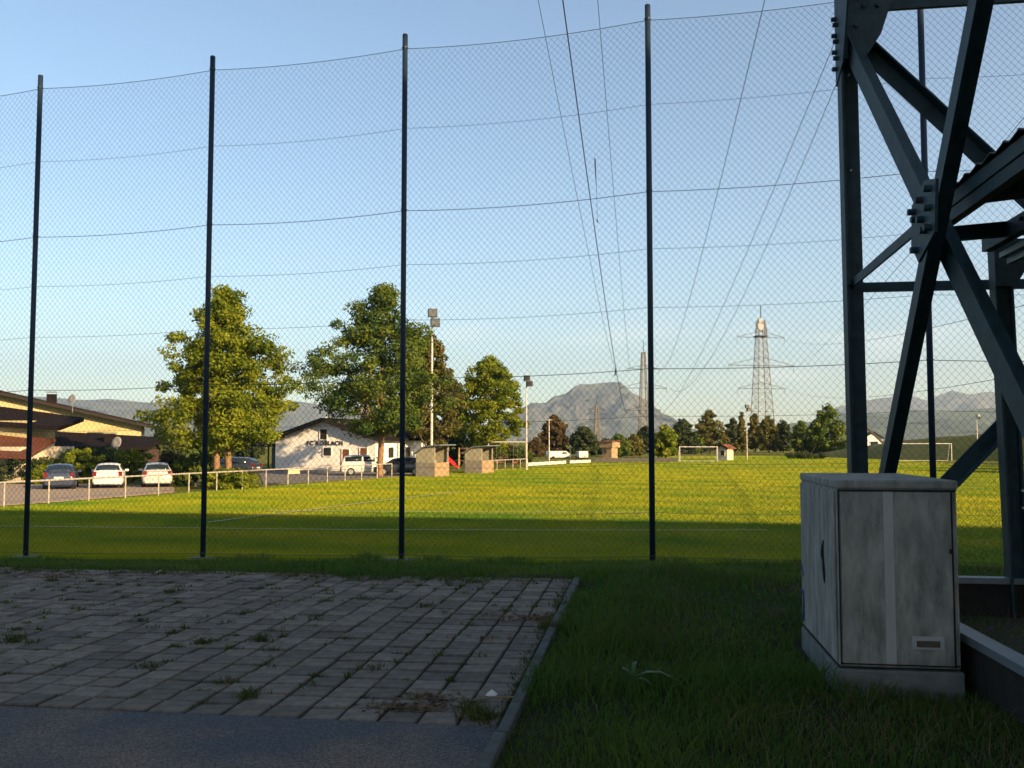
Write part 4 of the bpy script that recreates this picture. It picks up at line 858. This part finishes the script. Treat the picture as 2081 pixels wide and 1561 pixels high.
# low garage in front of it
ga = at(60, 940, 74); lg = thing('garage', 'low dark roofed garage with small chimney before the chalet', 'garage', (ga.x, ga.y, FZ), R(6))
MB().box((4.4, 2.5, 1.05), (8.4, 4.6, 2.1)).build('wall', M['brownroof'], lg)
MB().slab([(-.3, -.5, 2.1), (9.2, -.5, 2.1), (9.0, 5.2, 2.9), (0, 5.2, 3.4)], .22).build('roof', M['darkroof'], lg)
c_ = MB().box((5.3, 2.4, 2.95), (.75, .6, .9)).build('chimney', M['darkroof'], lg); MB().box((5.3, 2.4, 3.46), (.9, .75, .08)).build('chimney_cap', M['galv'], c_)
MB().box((3.0, .16, .95), (2.4, .06, 1.9)).build('gate', M['wood'], lg)
# cottage with red tiles at the left edge
rc = at(-190, 960, 67); rh = thing('red_tiled_house', 'cream house with red tiled roof at the left edge', 'house', (rc.x, rc.y, FZ), R(-10))
MB().box((5.2, 3, 1.2), (7.6, 6, 2.4)).build('wall', M['paleplaster'], rh)
MB().slab([(0, -1.0, 1.95), (10.2, -1.0, 1.55), (9.6, 3, 2.75), (0, 3, 3.7)], .2).build('roof', M['redroof'], rh)
MB().slab([(-1, 2.4, 4.2), (10.6, 2.0, 3.55), (9.4, 6.5, 4.3), (-1, 6.5, 5.6)], .3).build('upper_roof', M['darkroof'], rh)
MB().box((3.5, 4.3, 3.2), (7.8, 3.2, 2.2)).build('upper_wall', M['yellowwall'], rh)
MB().box((8.2, -.02, .9), (.8, .06, .9)).build('window', GL, rh)
# cottage far right, kiosk, booth
def cottage(nm, label, px, Y, W_, D_, he, hr, wallm, roofm, rz, cat, win=True):
    g = at(px, 900, Y); t = thing(nm, label, cat, (g.x, g.y, FZ), R(rz)); gable(t, W_, D_, he, hr, wallm, roofm, .25, .1)
    if win: lwin(t, 'window', W_ * .55, he * .6, W_ * .4, he * .4, GL, wallm)
    return t
cottage('white_cottage', 'small white cottage with one dark window beyond the goal', 1755, 175, 3.4, 4, 3.4, 4.4, M['white'], M['brownroof'], -12, 'cottage')
cottage('ticket_booth', 'tiny cream booth beside the youth goal', 1457, 138, 1.6, 2.0, 1.75, 2.2, M['paleplaster'], M['wood'], -40, 'booth')
g = at(1222, 900, 150); kk = thing('brown_kiosk', 'brown wooden kiosk tower between the far trees', 'kiosk', (g.x, g.y, FZ), R(-35))
MB().box((1.0, 1, .9), (1.7, 2.0, 1.8)).build('lower_room', M['tan'], kk); MB().box((1.0, 1, 2.2), (2.3, 2.6, .85)).build('upper_room', M['tan'], kk); MB().slab([(-.3, -.5, 2.64), (2.3, -.5, 2.64), (2.3, 2.5, 2.8), (-.3, 2.5, 2.8)], .1).build('roof', M['wood'], kk); MB().box((.6, -.02, 1.1), (.6, .06, .6)).build('window', GL, kk)
# dark crane-like jib near the cottage
cj = thing('loader_jib', 'dark slanting jib beside the white cottage', 'jib', at(1795, 935, 168)); v0 = at(1760, 868, 168) - at(1795, 935, 168); v1 = at(1797, 903, 168) - at(1795, 935, 168)
MB().beam(v0, v1, .35, .35).build('arm', M['lampdark'], cj); MB().beam(v1, (v1.x, v1.y, 0), .4, .4).build('mast', M['lampdark'], cj)

# ------------------------------------------------------------------ team shelters, playground, boards, goals, masts
def dugout(label, px0, px1, py, Hh, seed):
    a = G(px0, py); b_ = G(px1, py - 1.5); W_ = 2.7; t = thing('team_shelter', label, 'team shelter', (a.x, a.y, FZ), R(90 - 20.5) )
    # local x runs along the pitch edge (away), local y to the left: back wall at +y
    Dp = 1.7
    MB().box((W_/2, .05, .55), (W_, .1, 1.1)).build('front_board', M['tan'], t); MB().box((W_/2, Dp, .55), (W_, .1, 1.1)).build('back_board', M['greypanel'], t)
    for x_ in (0, W_): 
        MB().box((x_, Dp/2, .55), (.08, Dp - .1, 1.1)).build('side_board', M['greypanel'], t); MB().slab([(x_, Dp - .05, 1.12), (x_, .25, 1.12), (x_, .15, Hh - .02), (x_, Dp * .55, Hh - .18), (x_, Dp - .05, Hh - .65)], .05, (1, 0, 0)).build('side_panel', M['clearpanel'], t)
    MB().box((W_/2, Dp - .02, 1.1 + (Hh - 1.85)/2), (W_ - .1, .05, Hh - 1.85)).build('back_panel', M['clearpanel'], t)
    for x_ in (.1, W_ - .1): MB().box((x_, .1, Hh/2), (.09, .09, Hh)).build('post', M['rail'], t)
    MB().slab([(-.2, -.5, Hh), (W_ + .2, -.5, Hh), (W_ + .2, Dp * .55, Hh - .12), (-.2, Dp * .55, Hh - .12)], .09).build('roof', M['galv'], t); MB().slab([(-.2, Dp * .55, Hh - .12), (W_ + .2, Dp * .55, Hh - .12), (W_ + .2, Dp + .15, Hh - .7), (-.2, Dp + .15, Hh - .7)], .09).build('roof', M['galv'], t)
    MB().box((W_/2, Dp - .35, .45), (W_ - .3, .4, .06)).build('bench', M['wood'], t)
dugout('cream roofed team shelter at the end of the railing', 884, 858, 969, 2.45, 1); dugout('smaller tan team shelter beyond the red slide', 980, 960, 962, 2.35, 2)
g = G(905, 955); slide = thing('playground_slide', 'bright red playground slide between the team shelters', 'slide', (g.x, g.y, FZ))
a, b_ = Vector((-.75, 0, 2.0)), Vector((.95, 0, .35)); MB().beam(a, b_, .55, .10).build('chute', M['redplastic'], slide); 
for s_ in (-1, 1): MB().beam(a + Vector((0, s_*.28, .12)), b_ + Vector((0, s_*.28, .12)), .06, .3).build('side_rail', M['redplastic'], slide)
MB().beam(b_, b_ + Vector((.45, 0, -.05)), .55, .10).build('run_out', M['redplastic'], slide); MB().box((-1.1, 0, 2.0), (.8, .8, .1)).build('platform', M['tan'], slide)
for x_ in (-1.45, -.75):
    for y_ in (-.35, .35): MB().box((x_, y_, 1.2), (.09, .09, 2.4)).build('post', M['tan'], slide)
for k in range(5): MB().box((-1.62, 0, .4 + .38 * k), (.06, .6, .06)).build('rung', M['redplastic'], slide)
g = G(1030, 953); sw = thing('swing_frame', 'pale tubular swing frame behind the playground railing', 'swing', (g.x, g.y + 6, FZ))
for x_ in (-2.0, 2.0):
    for s_ in (-1, 1): MB().tube([(x_ + s_*.0, s_*1.0, 0), (x_, 0, 2.7)], .06, 7).build('leg', M['pole'], sw)
MB().tube([(-2.1, 0, 2.7), (2.1, 0, 2.7)], .06, 7).build('top_bar', M['pole'], sw)
for x_ in (-.9, .9):
    s_ = MB().box((x_, 0, .55), (.5, .22, .06)).build('swing_seat', M['redplastic'], sw)
    for d2 in (-.22, .22): MB().tube([(x_ + d2, 0, .55), (x_ + d2, 0, 2.7)], .015, 4).build('chain', M['galv'], s_)
g = G(945, 955); cf = thing('climbing_frame', 'small wooden climbing frame with arched bars beside the slide', 'climbing frame', (g.x, g.y + 4, FZ))
for x_ in (-.8, 0, .8): MB().tube([(x_, -.8, 0)] + [(x_, .8 * -math.cos(t_), 2.1 * math.sin(t_)) for t_ in np.linspace(.3, 2.84, 7)] + [(x_, .8, 0)], .06, 6).build('arch', M['tan'], cf)
for t_ in np.linspace(.4, 2.74, 6): MB().tube([(-.85, -.8 * math.cos(t_), 2.1 * math.sin(t_)), (.85, -.8 * math.cos(t_), 2.1 * math.sin(t_))], .04, 5).build('rung', M['wood'], cf)
def board(label, p, q_, h_, m, lift=.1):
    t = thing('advertising_board', label, 'board', (p.x, p.y, FZ)); d = q_ - p; MB().beam(Vector((0, 0, lift + h_/2)), d + Vector((0, 0, lift + h_/2)), .06, h_).build('panel', m, t)
    for k in range(4): pp_ = d * (k / 3); MB().box((pp_.x, pp_.y + .06, h_/2), (.06, .06, h_)).build('post', M['greypanel'], t)
board('long low white board along the far touchline', G(1073, 949), G(1150, 944), .36, M['plate']); board('second low white board at the far touchline', G(1158, 943.5), G(1200, 941.5), .34, M['plate']); board('low dark board behind the far goal line', G(1205, 941), G(1378, 939), .5, M['lampdark'])
def goal(label, base, W_, H_, Dp, rz, net):
    t = thing('football_goal', label, 'goal', base, R(rz)); r_ = .06
    for x_ in (0, W_):
        MB().tube([(x_, 0, -.1), (x_, 0, H_)], r_, 8).build('post', M['plate'], t); MB().tube([(x_, 0, H_), (x_, Dp * .45, H_ - .05), (x_, Dp, 0)], .03, 6).build('stanchion', M['plate'], t)
    MB().tube([(-.06, 0, H_), (W_ + .06, 0, H_)], r_, 8).build('crossbar', M['plate'], t); MB().tube([(0, Dp, .03), (W_, Dp, .03)], .03, 6).build('ground_bar', M['plate'], t)
    mb = MB(); 
    for k in np.arange(0, W_ + .01, .3): mb.tube([(k, Dp * .45, H_ - .05), (k, Dp, .02)], .008, 3, False)
    for k in np.arange(.15, .99, .12): mb.tube([(0, Dp * (.45 + .55 * k), H_ * (1 - k)), (W_, Dp * (.45 + .55 * k), H_ * (1 - k))], .008, 3, False)
    tag(mb.build('goal_net', net, t), kind='stuff')
g = at(1381, 900, 130); goal('white youth goal with dark net left of the cream booth', (g.x, g.y, FZ), 5.2, 2.0, 1.2, -2, M['galv'])
g = at(1823, 900, 132); goal('full size white goal before the grassy embankment', (g.x, g.y, FZ), 7.32, 2.44, 1.6, -6, M['galv'])
def mast(label, px, Y, top, r_, lamps=2, ladder=False, base=None, white=False):
    b_ = at(px, 900, Y) if base is None else base; b_.z = FZ if base is None else base.z; H_ = at(px, top, Y).z - b_.z; t = thing('floodlight_mast', label, 'floodlight', b_, 0)
    MB().tube([(0, 0, -.2), (0, 0, H_)], [r_, r_ * .6], 10).build('pole', M['pole'], t)
    for k in range(lamps):
        z_ = H_ + .15 - .75 * k * (H_ / 12); l_ = MB().box((.05 if k % 2 == 0 else .3, -.22, z_), (.62 * H_ / 14 + .2, .35, .62 * H_ / 14 + .15), R(18)).build('lamp', M['plate'] if white and k == 0 else M['lampdark'], t); MB().box((.05 if k % 2 == 0 else .3, -.41, z_), (.5 * H_ / 14 + .14, .02, .5 * H_ / 14 + .1), R(18)).build('lens', GL, l_)
    MB().beam((-.3, 0, H_ - .1), (.45, 0, H_ - .1), .07, .07).build('bracket', M['pole'], t)
mast('tallest floodlight mast with twin lamp in front of the olive tree', 877, 88, 640, .14, 2); mast('medium floodlight mast beside the rounded bright tree', 1070, 92, 772, .09, 2); mast('slim lampless mast beside the broad brownish tree', 1116, 125, 852, .09, 0); mast('slim floodlight mast left of the lattice pylon', 1518, 140, 828, .07, 2)
eb = at(1986, 890, 120); mast('white lamp mast standing on the grassy embankment', 1986, 120, 848, .06, 2, base=Vector((eb.x, eb.y, eb.z - .3)), white=True)
for k, px in enumerate((1462, 1625)):
    pass

# ------------------------------------------------------------------ distant lattice pylons
def pylon(label, px, Y, top, arms, bw, tw, extra=False):
    b_ = at(px, 900, Y); b_.z = FZ; H_ = at(px, top, Y).z - FZ; t = thing('lattice_pylon', label, 'pylon', b_, R(12), 'distant lattice pylons')
    sc = Y / F; th = .00042 * Y
    def corner(k, z_):
        w_ = bw * (1 - z_ / H_) + tw * z_ / H_; i, j = ((-1,-1),(1,-1),(1,1),(-1,1))[k]; return Vector((i * w_ / 2, j * w_ / 2, z_))
    for k in range(4): MB().beam(corner(k, 0), corner(k, H_), th * 1.5, th * 1.5).build('leg', M['lattice'], t)
    nl = 16; zs = [H_ * (1 - (1 - i / nl)**1.25) for i in range(nl + 1)]; mb = MB()
    for z0, z1 in zip(zs[:-1], zs[1:]):
        for k in range(4):
            mb.beam(corner(k, z0), corner((k+1) % 4, z1), th * .7, th * .7); mb.beam(corner((k+1) % 4, z0), corner(k, z1), th * .7, th * .7); mb.beam(corner(k, z1), corner((k+1) % 4, z1), th * .6, th * .6)
    mb.build('lattice_bracing', M['lattice'], t)
    for py, half in arms:
        z_ = at(px, py, Y).z - FZ; hl = half * sc
        for s_ in (-1, 1):
            m_ = MB(); m_.beam((0, 0, z_), (s_ * hl, 0, z_), th * 1.2, th * 1.2); m_.beam((0, 0, z_ + hl * .25), (s_ * hl, 0, z_ + .1), th, th); ar = m_.build('cross_arm', M['cable'], t)
            MB().tube([(s_ * hl, 0, z_), (s_ * hl - .8, -1.2, z_ - 1.6)], th * .5, 5).build('insulator', M['cable'], ar)
    if extra:
        for z_, r_ in ((H_ - 1.8, 1.35), (H_ - .2, .9)): MB().disc((-.8, -1.2, z_), (.2, -1, 0), r_ * .8, .5, 14).build('dish_antenna', M['dish'], t)
        MB().box((0, 0, H_ - 4.4), (3.2, 3.2, .25)).build('platform', M['cable'], t)
        for x_, h_ in ((1.2, 4.5), (1.8, 2.5)): MB().tube([(x_, 0, H_ - 4.4), (x_, 0, H_ - 4.4 + h_)], .12, 6).build('whip_antenna', M['cable'], t)
    MB().tube([(0, 0, H_ - .5), (0, 0, H_ + 4.5)], .12, 6).build('peak', M['cable'], t)
pylon('distant steel pylon carrying dish antennas behind the far trees', 1550, 262, 652, ((686, 52), (743, 72), (790, 52)), 5.6, 1.8, True)
pylon('farther slender pylon in front of the mountain', 1309, 360, 716, ((750, 34), (789, 50), (834, 36)), 4.0, 1.2)
pylon('faint tiny pylon far off before the mountain', 1213, 700, 822, ((832, 18), (842, 22)), 4.5, 1.5)
for k, (x0, y0, x1, y1) in enumerate(((2081, 178, 1620, 744), (2081, 700, 1604, 792), (2081, 560, 1600, 690))):
    p0 = at(x0, y0, 60); p1 = at(x1, y1, 262); p0 = p0 + (p0 - p1) * .25; mb = MB(); pts = [p0.lerp(p1, t_) - Vector((0, 0, 4 * 3.0 * t_ * (1 - t_))) for t_ in np.linspace(0, 1, 30)]
    tag(mb.tube(pts, .022, 5).build('power_cable', M['cable']), ('thin power cable running to the middle arm of the antenna pylon', 'thin power cable running to the lowest arm of the antenna pylon', 'thin power cable running to the top arm of the antenna pylon')[k], 'cable', 'cables of the antenna pylon')

# ------------------------------------------------------------------ air
HZ = 0.00005
hz = MB().box((0, 5000, 900), (64000, 34000, 1830)).build('haze', None); tag(hz, kind='stuff')
hm = bpy.data.materials.new('haze_air'); hm.use_nodes = True; hn = hm.node_tree; hn.nodes.remove(hn.nodes['Principled BSDF'])
pv = hn.nodes.new('ShaderNodeVolumePrincipled'); pv.inputs['Color'].default_value = (.80, .89, 1, 1); pv.inputs['Density'].default_value = HZ; pv.inputs['Anisotropy'].default_value = 0.62
hn.links.new(pv.outputs[0], hn.nodes['Material Output'].inputs['Volume']); hz.data.materials.append(hm)
